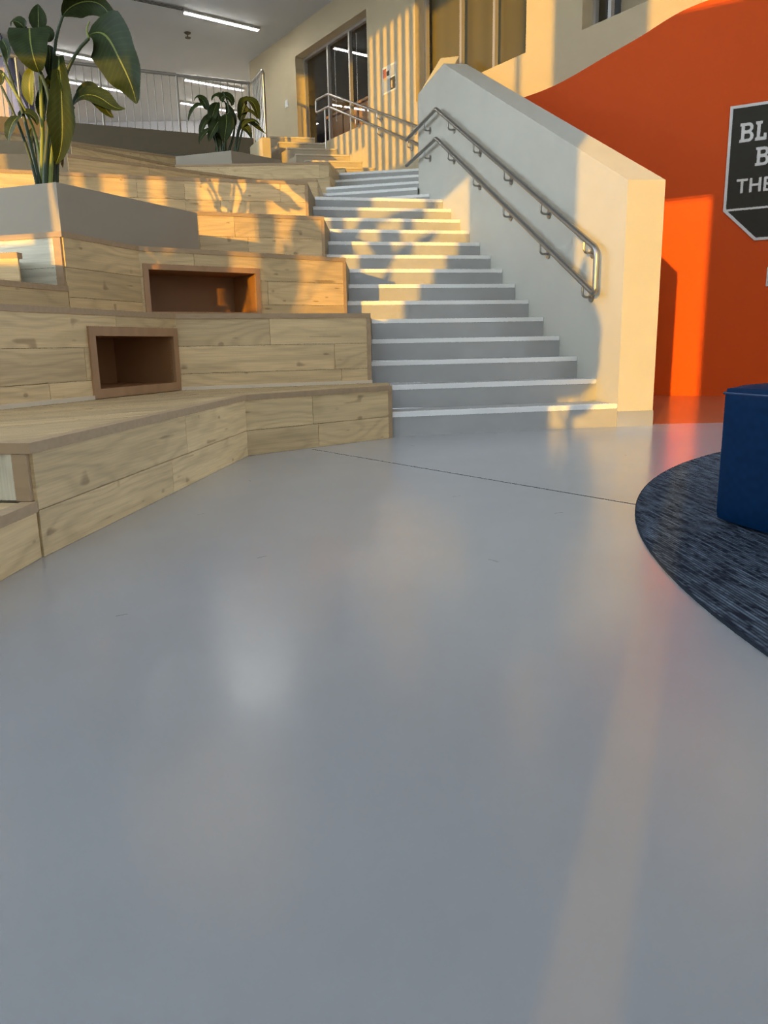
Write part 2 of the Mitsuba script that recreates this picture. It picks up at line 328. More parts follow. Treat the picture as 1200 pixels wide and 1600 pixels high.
# upper hall: deck, left mural wall
BL0, BLd = np.array([-2.214, 14.60]), np.array([.923, .385])     # balcony edge
left_end = BL0 - BLd * 9
deck = Polygon([tuple(left_end), tuple(BL0), (-1.92, 14.68), (-1.2, 15.15), (-2.56, 17.1), (-1.7, 20.8), (-14, 20.8)])
struct('floor_upper', prism(deck, 3.75, 4.03), 'concrete', 'upper floor behind the balcony railing')
struct('trim_1', to_side(sbox(-9, 3.86, -.02, 4.20), BL0, BLd, .15, np.array([.385, -.923])), 'fascia_grey', 'grey kerb under the balcony railing')
mw = struct('wall_mural', prism([(-6.774, 15.23), (-7.95, 19.2), (-8.2, 19.2), (-7.02, 15.23)], 4.03, CZ), 'lilac', 'lilac mural wall with a navy top edge, far left')
mdir = np.array([-1.15, 3.9]); mdir /= np.hypot(*mdir)
put('navy_band', to_side(Polygon([(0, 1.75 + 4.03), (4.1, 1.75 + 4.03), (4.1, CZ), (0, CZ)]), (-6.774, 15.23), mdir, .01, np.array([1, .3])), 'navy', mw, label='navy band along the top')
for (a, z, ra, rz_) in ((.5, 4.9, .22, .35), (1.5, 4.7, .18, .3), (2.6, 5.0, .25, .4)):
    an = np.linspace(0, 2 * np.pi, 16, endpoint=False)
    put('painted_leaf', to_side(Polygon([(a + ra * math.cos(q) * (1 - .4 * math.sin(q)), z + rz_ * math.sin(q)) for q in an]), (-6.774, 15.23), mdir, .012, np.array([1, .3])), 'mural_yellow', mw)

# ---------------------------------------------------------------- wooden bench tiers
P1 = [(-.985, 2.09), (-.745, 4.10), (.056, 4.80)]
P2 = [(-1.70, 3.38), (-1.245, 4.72), (-.069, 5.17)]
P3 = [(-1.804, 4.539), (-1.582, 5.208), (-.265, 6.12)]
P4 = [(-2.3, 6.42), (-1.507, 6.701), (-.482, 7.08)]
P5 = [(-2.95, 7.26), (-1.822, 7.62), (-.685, 7.90)]
P5b = [(-3.06, 8.05), (-1.33, 9.40), (-.70, 9.42)]           # half step behind the fifth tier, top 2.48
P6 = [(-3.576, 9.55), (-2.66, 10.68), (-.634, 10.70)]         # top 2.945
P7 = [(-3.95, 10.69), (-2.85, 11.56)]
def mb_poly(pts): return Polygon(pts).buffer(0)
def tier_poly(front, nxt, xr, left=None):
    f = [np.array(p) for p in front]
    n = [np.array(p) for p in nxt]
    e = n[-1] - n[-2]; q = n[-1] + e * ((xr - n[-1][0]) / e[0])           # where the next front meets this tier's right side
    pts = list(f) + [np.array([xr, f[-1][1]])] + [q - np.array([0, .002])] + [p + np.array([.002, -.002]) for p in n[::-1]]
    return pts
Lx = -5.0
def poly_of(front, nxt, xr, lf, ln):
    """lf / ln: points that carry the front / the back on to the left, outside the picture."""
    pts = tier_poly(front, nxt, xr)
    return Polygon([tuple(p) for p in lf] + [tuple(p) for p in pts] + [tuple(p) for p in ln]).buffer(0)
t1 = poly_of(P1, P2, .056, [(-2.2, 2.28)], [(-2.3, 3.2)])
t2 = poly_of(P2, P3, -.069, [(-2.6, 2.9), (-1.86, 2.9)], [(-2.0, 3.95), (-2.75, 4.15)])
t3 = poly_of(P3, P4, -.265, [(-3.4, 5.02)], [(-3.6, 5.95)])
t4 = poly_of(P4, P5, -.482, [(-3.9, 5.9)], [(-3.9, 6.95)])
t5 = poly_of(P5, P5b, -.685, [(-5.0, 6.6)], [(-5.0, 7.9)])
t5b = poly_of(P5b, P6, -.70, [(-5.0, 7.85)], [(-5.0, 9.0)])
t6 = Polygon([(-5.5, 8.9)] + P6 + [(-.545, 11.32), (-.545, 12.4), (-1.3, 12.9), (-3.2, 13.2), (-7, 12.0)])
step_low = Polygon([(-.990, 2.085), (-1.022, 1.3), (-2.2, 1.5), (-2.2, 2.275)])
m2, m1 = np.array(P3[0]), np.array(P3[1]); e3 = (m2 - m1) / np.hypot(*(m2 - m1))
s3a = m2 + e3 * .004
step_mid = Polygon([tuple(s3a), tuple(m2 + e3 * .62), (-3.0, 4.1), (-3.3, 4.98), (-2.21, 4.668)])
step_mid2 = Polygon([(-1.905, 4.20), (-2.095, 4.60), (-3.2, 4.95), (-3.05, 4.35)])

def band_planks(holder, A, B, z0, z1, seed, hole=None, rows=None, first=None, mt='oak', out=None, rowh=.165, upright=False):
    """thin boards on the vertical face A-B, proud of the body; hole = (s0, s1, z0, z1) is left free"""
    A, B = np.array(A, float), np.array(B, float); d = B - A; L = np.hypot(*d); d /= L
    nrm = np.array([d[1], -d[0]])                         # the camera side for left-to-right runs
    rr = random.Random(seed); g = .0011
    z = z1; row = 0
    while z > z0 + .004:
        zb = max(z0, z - rowh)
        if zb - z0 < .03: zb = z0
        s = -rr.uniform(.0, .9) if row or first is None else -first
        while s < L:
            ln = 1.2
            a, b = max(0, s), min(L, s + ln)
            if b - a > .012:
                q = sbox(a + g, zb + g, b - g, z - g)
                if hole: q = q.difference(sbox(*hole))
                for qq in getattr(q, 'geoms', [q]):
                    if qq.area < 2e-4: continue
                    m = trimesh.creation.extrude_polygon(qq, .010, engine='earcut'); v = m.vertices.copy()
                    P = np.array([A[0], A[1], 0]) + v[:, :1] * [d[0], d[1], 0] + v[:, 1:2] * [0, 0, 1.] + v[:, 2:3] * [nrm[0], nrm[1], 0]
                    mm = trimesh.Trimesh(P, m.faces, process=False); mm.fix_normals()
                    kk = rr.randrange(36); uv = np.c_[50.0 * kk + 5 + (v[:, 0] - s), v[:, 1]]
                    if upright: uv = np.c_[50.0 * kk + 5 + v[:, 1], v[:, 0] - s]
                    put('plank', mm, mt, holder, uv=uv)
            s += ln
        z = zb; row += 1
def cap_line(holder, pts, z, w=.045, h=.028, proud=.016, m='oak_trim', lab=None):
    """a nosing board along the front edge of a seat, mitred at the bends, one piece per straight run"""
    pts = [np.array(p, float) for p in pts]
    def off(k):
        out = []
        for i, p in enumerate(pts):
            ds = [q / np.hypot(*q) for q in ([pts[i] - pts[i - 1]] if i else []) + ([pts[i + 1] - pts[i]] if i < len(pts) - 1 else [])]
            ns = [np.array([d[1], -d[0]]) for d in ds]
            n = sum(ns) / len(ns); n = n / (n @ ns[0]) ; out.append(p + n * k)
        return out
    o, i_ = off(proud), off(proud - w)
    for k in range(len(pts) - 1):
        put('nosing', prism([o[k], o[k + 1], i_[k + 1], i_[k]], z - h, z + .002), m, holder)
def post(holder, p, A, B, z0, z1, w=.028, end=1):
    """upright corner trim at point p of the face A-B"""
    d = np.array(B, float) - np.array(A, float); d /= np.hypot(*d); n = np.array([d[1], -d[0]])
    p = np.array(p, float); q = [p + n * .014, p + n * .014 - d * w * end, p - n * .02 - d * w * end, p - n * .02]
    put('corner_trim', prism(q, z0, z1), 'oak_trim', holder)
def seat_boards(holder, poly, z, d, seed, w=.19):
    if poly.geom_type != 'Polygon':
        poly = max((g for g in poly.geoms if g.geom_type == 'Polygon'), key=lambda g: g.area)
    d = np.array(d, float) / np.hypot(*d); n = np.array([-d[1], d[0]]); rr = random.Random(seed)
    c = np.array(poly.exterior.coords); a0, a1 = (c @ d).min(), (c @ d).max(); b0, b1 = (c @ n).min(), (c @ n).max()
    b = b0
    while b < b1:
        s = a0 - rr.uniform(0, 1.2)
        while s < a1:
            q = Polygon([tuple(d * x + n * y) for x, y in ((s + .001, b + .001), (s + 1.399, b + .001), (s + 1.399, b + w - .001), (s + .001, b + w - .001))]).intersection(poly)
            for qq in getattr(q, 'geoms', [q]):
                if qq.geom_type == 'Polygon' and qq.area > .003:
                    m = prism(qq, z - .006, z); kk = rr.randrange(36)
                    put('seat_board', m, 'oak_seat_dimmed', holder, uv=np.c_[50. * kk + 5 + m.vertices[:, :2] @ d - s, m.vertices[:, :2] @ n])
            s += 1.4
        b += w
def niche(holder, A, B, s0, s1, z0, z1, depth, w=.048, bottom=True):
    A, B = np.array(A, float), np.array(B, float); d = (B - A) / np.hypot(*(B - A)); n = np.array([d[1], -d[0]])
    nk = put('niche_frame', wall_ring(A, d, s0, s1, z0, z1, w, .034), 'beech', holder, label='reddish wooden frame of the storage niche')
    a, b, c, e = s0 + w, s1 - w, z0 + w, z1 - w
    if not bottom: c = z0 + .02
    t = .012
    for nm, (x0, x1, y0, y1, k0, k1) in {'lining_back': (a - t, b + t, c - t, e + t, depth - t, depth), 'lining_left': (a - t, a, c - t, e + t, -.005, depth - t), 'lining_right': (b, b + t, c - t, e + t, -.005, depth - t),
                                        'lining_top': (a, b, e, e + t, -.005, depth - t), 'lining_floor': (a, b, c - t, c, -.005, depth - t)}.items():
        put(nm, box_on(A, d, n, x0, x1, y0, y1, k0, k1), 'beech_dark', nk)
    return (s0 + .002, z0 + .001, s1 - .002, z1 - .002)
def box_on(A, d, n, x0, x1, z0, z1, k0, k1):
    """box between along x0..x1, heights z0..z1, k0..k1 metres behind the face"""
    q = [A + d * x0 - n * k0, A + d * x1 - n * k0, A + d * x1 - n * k1, A + d * x0 - n * k1]
    return prism(Polygon([tuple(p) for p in q]).buffer(0), z0, z1)
def wall_ring(A, d, s0, s1, z0, z1, w, thick):
    n = np.array([d[1], -d[0]])
    ring = sbox(s0, z0, s1, z1).difference(sbox(s0 + w, z0 + w, s1 - w, z1 - w))
    m = trimesh.creation.extrude_polygon(ring, thick, engine='earcut'); v = m.vertices.copy()
    P = np.array([A[0], A[1], 0]) + v[:, :1] * [d[0], d[1], 0] + v[:, 1:2] * [0, 0, 1.] + (v[:, 2:3] - .012) * [n[0], n[1], 0]
    mm = trimesh.Trimesh(P, m.faces, process=False); mm.fix_normals(); return mm
def body(holder, poly, z0, z1, cut=None):
    b = prism(poly, z0, z1)
    if cut is not None:
        def mani(q):
            q = trimesh.Trimesh(q.vertices, q.faces, process=True); q.merge_vertices()
            return m3.Manifold(m3.Mesh(np.asarray(q.vertices, np.float32), np.asarray(q.faces, np.uint32)))
        r = (mani(b) - mani(cut)).to_mesh(); b = trimesh.Trimesh(r.vert_properties[:, :3], r.tri_verts, process=False)
    put('body', b, 'oak_core', holder)

# tier 1
b1 = thing('wooden_bench', 'lowest oak bench with an angled front, standing on the grey floor', 'bench')
body(b1, t1, 0, H[1] - .006)
band_planks(b1, P1[0], P1[1], 0, H[1] - .026, 1, first=.05); band_planks(b1, P1[1], P1[2], 0, H[1] - .026, 5, first=.75)
band_planks(b1, (-2.2, 2.28), P1[0], .166, H[1] - .026, 3, mt='grey_oak', upright=True)
cap_line(b1, [(-2.2, 2.28)] + P1, H[1])
post(b1, P1[2], P1[1], P1[2], 0, H[1] - .03); post(b1, P1[0], (-2.2, 2.28), P1[0], .166, H[1] - .03, w=.045)
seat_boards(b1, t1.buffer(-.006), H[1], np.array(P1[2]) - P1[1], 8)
st = thing('wooden_step', 'low oak step at the far left below the end of the lowest bench', 'step')
body(st, step_low, 0, .155); seat_boards(st, step_low.buffer(-.006), .162, (1, -.155), 12); band_planks(st, (-2.2, 1.5), (-1.022, 1.3), 0, .138, 13)
band_planks(st, (-1.022, 1.3), (-.990, 2.085), 0, .138, 11, first=.3); cap_line(st, [(-1.022, 1.3), (-.990, 2.085)], .162)
# tier 2 with a square niche
b2 = thing('wooden_bench', 'second oak bench tier with a square storage niche in its front', 'bench')
nA, nB = np.array(P2[0]), np.array(P2[1]); nd = (nB - nA) / np.hypot(*(nB - nA))
NL = np.hypot(*(nB - nA)); ns1 = NL - .012; ns0 = ns1 - .79
nn = np.array([nd[1], -nd[0]])
body(b2, t2, 0, H[2] - .006, box_on(nA, nd, nn, ns0 + .03, ns1 - .03, H[1] + .03, .675, -.05, .44))
hole = niche(b2, nA, nB, ns0, ns1, H[1] + .004, .700, .42)
hole = (ns0, H[1] + .001, ns1, .698)
band_planks(b2, (-1.86, 2.9), P2[0], H[1] + .014, H[2] - .026, 20); band_planks(b2, P2[0], P2[1], H[1] + .014, H[2] - .026, 21, hole=hole, first=.35); band_planks(b2, P2[1], P2[2], H[1] + .014, H[2] - .026, 24, first=.62)
cap_line(b2, [(-2.6, 2.9), (-1.86, 2.9)] + P2, H[2]); post(b2, P2[2], P2[1], P2[2], H[1], H[2] - .03)
for A, B, s0, s1 in (((-1.86, 2.9), P2[0], 0, 9), (P2[0], P2[1], 0, ns0 - .004), (P2[1], P2[2], 0, 9)):
    A, B = np.array(A), np.array(B); d = (B - A) / np.hypot(*(B - A)); n = np.array([d[1], -d[0]]); s1 = min(s1, np.hypot(*(B - A)))
    put('skirting_strip', box_on(A, d, n, s0, s1, H[1] + .001, H[1] + .022, -.024, .0), 'pale_trim', b2, label='pale strip where front meets the seat below')
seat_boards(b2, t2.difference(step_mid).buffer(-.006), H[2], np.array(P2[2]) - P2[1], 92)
band_planks(b2, (-2.6, 2.9), (-1.86, 2.9), H[1] + .002, H[2] - .026, 27)
# tier 3 with a wide niche
b3 = thing('wooden_bench', 'third oak bench tier with a wide niche in its front, below the large grey planter', 'bench')
A3, B3 = np.array(P3[1]), np.array(P3[2]); d3 = (B3 - A3) / np.hypot(*(B3 - A3)); n3 = np.array([d3[1], -d3[0]])
body(b3, t3, 0, H[3] - .006, box_on(A3, d3, n3, .04, .84, .80, 1.10, -.05, .40))
niche(b3, A3, B3, .02, .865, .79, 1.133, .38, w=.036)
band_planks(b3, P3[0], P3[1], H[2], H[3] - .026, 31, first=.4); band_planks(b3, P3[1], P3[2], H[2], H[3] - .026, 32, hole=(.02, .788, .865, 1.131), first=.82)
band_planks(b3, (-3.4, 5.02), P3[0], H[2], H[3] - .026, 33, mt='grey_oak')
cap_line(b3, [(-3.4, 5.02)] + P3, H[3]); post(b3, P3[2], P3[1], P3[2], H[2], H[3] - .03); post(b3, P3[0], (-3.4, 5.02), P3[0], .94, H[3] - .03, w=.05)
st = thing('wooden_step', 'oak step in front of the bright end of the third bench tier', 'step')
body(st, step_mid.difference(t3), H[2], .934); seat_boards(st, step_mid.difference(unary_union([t3, step_mid2])).buffer(-.006), .941, (1, -.2), 44)
sA, sB = m2 + e3 * .62, m2 + e3 * .004
band_planks(st, sA, sB, H[2], .915, 41, first=.12); cap_line(st, [sA, sB], .941)
st = thing('wooden_step', 'small oak step block at the left edge, on top of another step', 'step')
body(st, step_mid2, .941, 1.083); seat_boards(st, step_mid2.buffer(-.006), 1.09, (1, -.13), 45); band_planks(st, (-3.05, 4.35), (-1.905, 4.20), .941, 1.065, 43); cap_line(st, [(-3.05, 4.35), (-1.905, 4.20)], 1.09, proud=.012)
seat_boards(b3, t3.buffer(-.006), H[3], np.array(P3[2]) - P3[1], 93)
# tiers 4-7
b4 = thing('wooden_bench', 'fourth oak bench tier, to the right of the large grey planter', 'bench')
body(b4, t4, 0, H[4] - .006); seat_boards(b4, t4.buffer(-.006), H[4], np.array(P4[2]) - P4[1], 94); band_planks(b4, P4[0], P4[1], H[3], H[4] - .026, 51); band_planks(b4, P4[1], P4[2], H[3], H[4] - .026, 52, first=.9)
cap_line(b4, P4, H[4]); post(b4, P4[2], P4[1], P4[2], H[3], H[4] - .03)
b5 = thing('wooden_bench', 'fifth oak bench tier, streaked with sun behind the large plant', 'bench')
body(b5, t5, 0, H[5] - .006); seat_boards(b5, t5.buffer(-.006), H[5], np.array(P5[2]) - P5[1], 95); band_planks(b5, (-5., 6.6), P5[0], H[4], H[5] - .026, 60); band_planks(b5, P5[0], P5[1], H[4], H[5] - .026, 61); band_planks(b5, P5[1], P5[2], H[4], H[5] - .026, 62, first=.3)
cap_line(b5, [(-5., 6.6)] + P5, H[5]); post(b5, P5[2], P5[1], P5[2], H[4], H[5] - .03)
b5b = thing('wooden_bench', 'narrow slanting oak half step above the fifth bench tier', 'bench')
body(b5b, t5b, 0, 2.48); band_planks(b5b, P5b[0], P5b[1], H[5], 2.454, 65); band_planks(b5b, P5b[1], P5b[2], H[5], 2.454, 66)
band_planks(b5b, (-.70, 9.42), (-.70, 10.66), H[5], 2.454, 67)
cap_line(b5b, P5b, 2.48)
b6 = thing('wooden_bench', 'topmost long oak bench tier, carrying the small planter', 'bench')
body(b6, t6, 0, 2.945); band_planks(b6, P6[0], P6[1], 2.48, 2.919, 71); band_planks(b6, P6[1], P6[2], 2.48, 2.919, 72, first=.5); band_planks(b6, P6[2], (-.545, 11.32), 2.48, 2.945, 73)
cap_line(b6, P6, 2.945)
b7 = thing('wooden_bench', 'oak block at the top left, directly under the balcony kerb', 'bench')
t7 = Polygon([P7[0], P7[1], (-3.3, 12.3), (-7, 11.6), (-7, 10.0), (-5.0, 9.9)])
body(b7, t7, 2.945, 3.25); band_planks(b7, P7[0], P7[1], 2.945, 3.224, 76); band_planks(b7, (-5.0, 9.9), P7[0], 2.945, 3.224, 77); cap_line(b7, [(-5.0, 9.9)] + P7, 3.25)
struct('wall_balcony', to_side(sbox(-9, 2.9, -.0, 3.75), BL0 + np.array([.02, .25]), BLd, .2, np.array([-.385, .923])), 'fascia_grey')
b8 = thing('wooden_bench', 'low oak block between the top bench tier and the tan stairs', 'bench')
body(b8, Polygon([(-1.3, 11.75), (-.46, 11.72), (-.44, 12.3), (-1.2, 12.6)]), 2.945, 3.09); band_planks(b8, (-1.3, 11.75), (-.46, 11.72), 2.945, 3.075, 79)

# ---------------------------------------------------------------- the grey stairs
benches = unary_union([q.buffer(.002) for q in (t1, t2, t3, t4, t5, t5b, t6)])
stairs = thing('staircase', 'grey staircase with white-edged steps between the oak benches and the white wall', 'stairs')
def keep_right(poly, pt):
    poly = poly.buffer(0).difference(benches); gs = [g for g in getattr(poly, 'geoms', [poly]) if g.geom_type == 'Polygon']
    return min(gs, key=lambda g: g.distance(pt))
from shapely.geometry import Point
wall_cut = Polygon([tuple(STR - WD * .5), tuple(STR + WD * lv), tuple(STR + WD * lv + WN * 3), tuple(STR - WD * .5 + WN * 3)])
for n in range(1, 15):
    a, b = STR + STD * (n - 1), STR + STD * n
    if n == 14: b = np.array([.513, 10.03])
    if n < 14: q = Polygon([tuple(a - NE * 4), tuple(a), tuple(b), tuple(b - NE * 4)])
    else:       # the landing between the two flights
        q = Polygon([tuple(a - NE * 4), tuple(a), (.511, 10.03), (.50, 9.62), (-.80, 9.93), (-4, 9.93)])
    if n < 14 : pass
    q = keep_right(q, Point(*(a - NE * .3)))
    put('step', prism(q, (n - 1) * R if n > 1 else 0, n * R - .001), 'stair_grey', stairs)
    ed = Polygon([tuple(a - NE * 4), tuple(a - NE * .004), tuple(a - NE * .004 + WD * .05), tuple(a + WD * .05 - NE * 4)])
    ed = keep_right(ed, Point(*(a - NE * .3)))
    fr = Polygon([tuple(a - NE * 4 - WD * .003), tuple(a - NE * .004 - WD * .003), tuple(a - NE * .004 + WD * .006), tuple(a + WD * .006 - NE * 4)])
    fr = keep_right(fr, Point(*(a - NE * .3)))
    put('white_nosing', cat([prism(ed, n * R - .001, n * R + .0015), prism(fr, n * R - .030, n * R + .001)]), 'nosing_white', stairs)
up = thing('staircase', 'short second flight of grey white-edged steps at the top, turning to the right', 'stairs')
UL = {15: (-.80, 9.93), 16: (-.72, 10.275), 17: (-.68, 10.685), 18: (-.62, 11.035), 19: (-.56, 11.335), 20: (-.55, 13.2)}
URt = {15: (.501, 9.60), 16: (.522, 9.98), 17: (.56, 10.40), 18: (.60, 10.765), 19: (.70, 11.13)}
def ext(n):                                            # right ends lie on the upper parapet's inner face
    l, r_ = np.array(UL[n]), np.array(URt[n])
    if n == 15: return line_x(l, r_ - l, STR, WD) - np.array([.004, 0])
    return line_x(l, r_ - l, UA, UD) - np.array([.004, 0])
for n in range(15, 20):
    l, r_ = np.array(UL[n]), ext(n); d = (r_ - l) / np.hypot(*(r_ - l)); nrm = np.array([-d[1], d[0]])
    if n < 19: l2, r2 = np.array(UL[n + 1]), ext(n + 1); q = Polygon([tuple(l), tuple(r_), tuple(r2), tuple(l2)])
    else: q = Polygon([tuple(l), tuple(r_), (1.15, 11.30), (-.6, 13.85), (-1.35, 13.4), (-1.0, 12.8), (-.53, 12.5)]).buffer(0)
    if n == 15:
        rr_ = np.array(UA) + np.array([-.004, -.01]); 
    q = keep_right(q, Point(*((l + r_) / 2)))
    if n == 19:
        q = q.difference(Polygon([(-1.35, 11.69), (-.43, 11.68), (-.41, 12.35), (-1.2, 12.65)]))
        q = keep_right(q, Point(*((l + r_) / 2)))
    put('step', prism(q, 2.17 if n < 18 else 2.4, n * R - .001), 'stair_grey', up)
    ed = keep_right(Polygon([tuple(l), tuple(r_), tuple(r_ + nrm * .05), tuple(l + nrm * .05)]), Point(*((l + r_) / 2)))
    fr = keep_right(Polygon([tuple(l - nrm * .003), tuple(r_ - nrm * .003), tuple(r_ + nrm * .006), tuple(l + nrm * .006)]), Point(*((l + r_) / 2)))
    put('white_nosing', cat([prism(ed, n * R - .001, n * R + .0015), prism(fr, n * R - .030, n * R + .001)]), 'nosing_white', up)
tan = thing('staircase', 'tan stone stairs climbing left along the beige back wall', 'stairs')
Bin = B0 - BNb * .004
def tan_left(k): return np.array([-1.177 - .183 * (k - 2), 13.35 + .322 * (k - 2)])
for k in range(-1, 7):
    l = tan_left(k); d = np.array([.984, .18])
    r_ = line_x(l, d, Bin, BD); l2 = tan_left(k + 1); r2 = line_x(l2, d, Bin, BD)
    z = 3.577 + .1736 * (k - 2)
    if k == 6: l2, r2 = np.array([-2.05, 14.95]), line_x((-2.05, 14.95), (.984, .18), Bin, BD)
    zb = max(2.945, z - .1736 * 2)
    put('step', prism(Polygon([tuple(l), tuple(r_), tuple(r2), tuple(l2)]), zb, z - .028), 'tan_stone', tan)
    dn = np.array([-.18, .984])
    put('tread_edge', prism(Polygon([tuple(l - dn * .012 - d * .01), tuple(r_ - dn * .012), tuple(r_ + dn * .3), tuple(l + dn * .3 - d * .01)]), z - .0275, z), 'pale_stone', tan)
put('cheek', prism(Polygon([(-2.02, 14.70), (-1.96, 14.70), (-1.0, 13.0), (-1.06, 13.0)]).buffer(0), 2.945, 3.40), 'tan_stone', tan)
put('landing_block', prism(Polygon([(-2.06, 14.96), tuple(line_x((-2.06, 14.96), (.984, .18), Bin, BD)), tuple(Bin - BD * 4.1), (-1.45, 15.6)]).buffer(0), 3.76, 4.24), 'tan_stone', tan)

# ---------------------------------------------------------------- handrails
def hand_rail(name, label, rails, end_links, brk, nrm, m, rad=.021):
    t = thing(name, label, 'handrail')
    for p in rails: put('rail', tube(round_path(p, .05), rad, 14), m, t, smooth=40)
    for p, nz in brk:
        p = np.array(p); n = np.array([nrm[0], nrm[1], 0])      # from the rail into the wall
        arm = round_path([p - [0, 0, .012], p - [0, 0, .100], p - [0, 0, .100] + n * .072], .04)
        b = put('bracket', tube(arm, .0085, 8), m, t, smooth=40)
        c = p - [0, 0, .100] + n * .069
        M = trimesh.geometry.align_vectors([0, 0, 1], n); cy = trimesh.creation.cylinder(.036, .008, sections=20); cy.apply_transform(M); cy.apply_translation(c)
        put('wall_plate', cy, m, b)
    return t
ro = .075
def wr(u, z): q = STR + WD * u - WN * ro; return [q[0], q[1], z]
slope = (1.735 - 3.13) / (1.2755 - 4.0)
def zu(u): return 1.222 + .5115 * (u - .30)
def zl(u): return zu(u) - .30
uk = 3.98
upper = [wr(lv + .30, zu(uk)), wr(uk, zu(uk)), wr(.235, zu(.235)), wr(.235, zl(.235)), wr(uk, zl(uk)), wr(lv + .30, zl(uk))]
bks = [(wr(u, zu(u)), 0) for u in (.42, 1.16, 1.95, 2.75, 3.55)] + [(wr(4.45, zu(uk)), 0)] + [(wr(u, zl(u)), 0) for u in (.42, 1.16, 1.95, 2.75, 3.55)] + [(wr(4.45, zl(uk)), 0)]
hand_rail('handrail', 'double steel handrail with wall brackets on the white stair wall', [upper], None, bks, WN, 'dark_steel')
def br(t, z): q = B0 + BD * t - BNb * .08; return [q[0], q[1], z]
t0, zk = -.73, 4.82
sl = -.30
r2 = [br(1.9, zk - 1.13), br(t0, zk), br(t0 - .42, zk), br(t0 - .42, zk - .20), br(t0, zk - .20), br(1.9, zk - 1.13 - .24)]
b2_ = [(br(t, zk - .43 * (t - t0)), 0) for t in (.75, 1.65)] + [(br(t, zk - .21 - .445 * (t - t0)), 0) for t in (.12, .75, 1.55)]
hr2 = hand_rail('handrail', 'double steel handrail descending along the beige back wall', [r2], None, b2_, BNb, 'steel', .020)
put('rail_post', tube([br(t0 - .12, 3.80), br(t0 - .12, zk - .22)], .016, 10), 'steel', hr2, smooth=40)

# balcony railing
bal = thing('balcony_railing', 'steel baluster railing along the upper floor edge', 'railing')
def bp(s, z): q = BL0 + BLd * s; return [q[0], q[1], z]
put('top_rail', tube([bp(-8.5, 5.13), bp(0, 5.13)], .028, 12), 'rail_steel', bal, smooth=40)
s = -8.3; i = 0
while s < -.02:
    if i % 10 == 7: put('rail_post', tube([bp(s, 4.20), bp(s, 5.12)], .022, 10), 'rail_steel', bal, smooth=40)
    else: put('baluster', tube([bp(s, 4.20), bp(s, 5.12)], .0085, 8), 'rail_steel', bal, smooth=40)
    s += .1235; i += 1
ret = thing('balcony_railing', 'short return of the steel railing at the head of the tan stairs', 'railing')
r0, r1 = np.array(bp(.03, 5.13)), np.array([-1.885, 13.95, 5.13]); dv = r1 - r0
put('top_rail', tube(round_path([r0, r1, r1 - [0, 0, 1.02], r0 + dv * .05 - [0, 0, 1.02]], .09), .026, 12), 'steel', ret, smooth=40)
for k in range(1, 8):
    a = r0 + dv * (k / 8.2); put('baluster', tube([a, a - [0, 0, 1.02]], .010, 8), 'steel', ret, smooth=40)
put('end_post', tube([r1 - dv * .02 - [0, 0, 1.0], r1 - dv * .02 - [0, 0, 1.75]], .03, 10), 'steel', ret, smooth=40)
struct('wall_curb', prism(Polygon([(-2.24, 14.42), (-1.93, 13.80), (-1.80, 13.86), (-2.1, 14.50)]), 2.945, 4.05), 'beige_paint')

# ---------------------------------------------------------------- planters
pl = thing('planter', 'large grey planter box on the third bench tier, holding the tall plant', 'planter')
bq = [np.array(q) for q in ((-1.812, 4.565), (-1.345, 5.962), (-1.80, 6.42), (-2.9, 6.0), (-3.3, 5.05))]
def tub(bo, zb, to, zt, parent, fill):
    n = len(bo); bo, to = np.array(bo), np.array(to); zt = np.broadcast_to(zt, (n,)).astype(float); ce = to.mean(0)
    ti = ce + (to - ce) * (1 - .04 / np.linalg.norm(to - ce, axis=1, keepdims=True)); low = zt.min() - .07
    rings = [np.c_[bo, np.full(n, zb)], np.c_[to, zt], np.c_[ti, zt], np.c_[ti, np.full(n, low)]]
    f = []
    for k in range(3):
        for i in range(n):
            j = (i + 1) % n; o0, o1 = k * n, (k + 1) * n; f += [[o0 + i, o0 + j, o1 + j], [o0 + i, o1 + j, o1 + i]]
    put('shell', trimesh.Trimesh(np.vstack(rings), f, process=False), 'planter_grey', parent)
    put('soil', prism([tuple(q) for q in ce + (ti - ce) * .995], low - .02, low + .02), 'soil', parent)
tub(bq, H[3] + .004, bq, [1.51, 1.563, 1.56, 1.53, 1.50], pl, .9)
p2 = thing('planter', 'small low grey planter on the topmost bench tier below the balcony corner', 'planter')
q2 = [np.array(q) for q in ((-2.80, 11.33), (-1.975, 11.06), (-1.366, 11.65), (-1.9, 12.2), (-2.7, 11.95))]
tub(q2, 2.946, q2, 3.20, p2, .9)

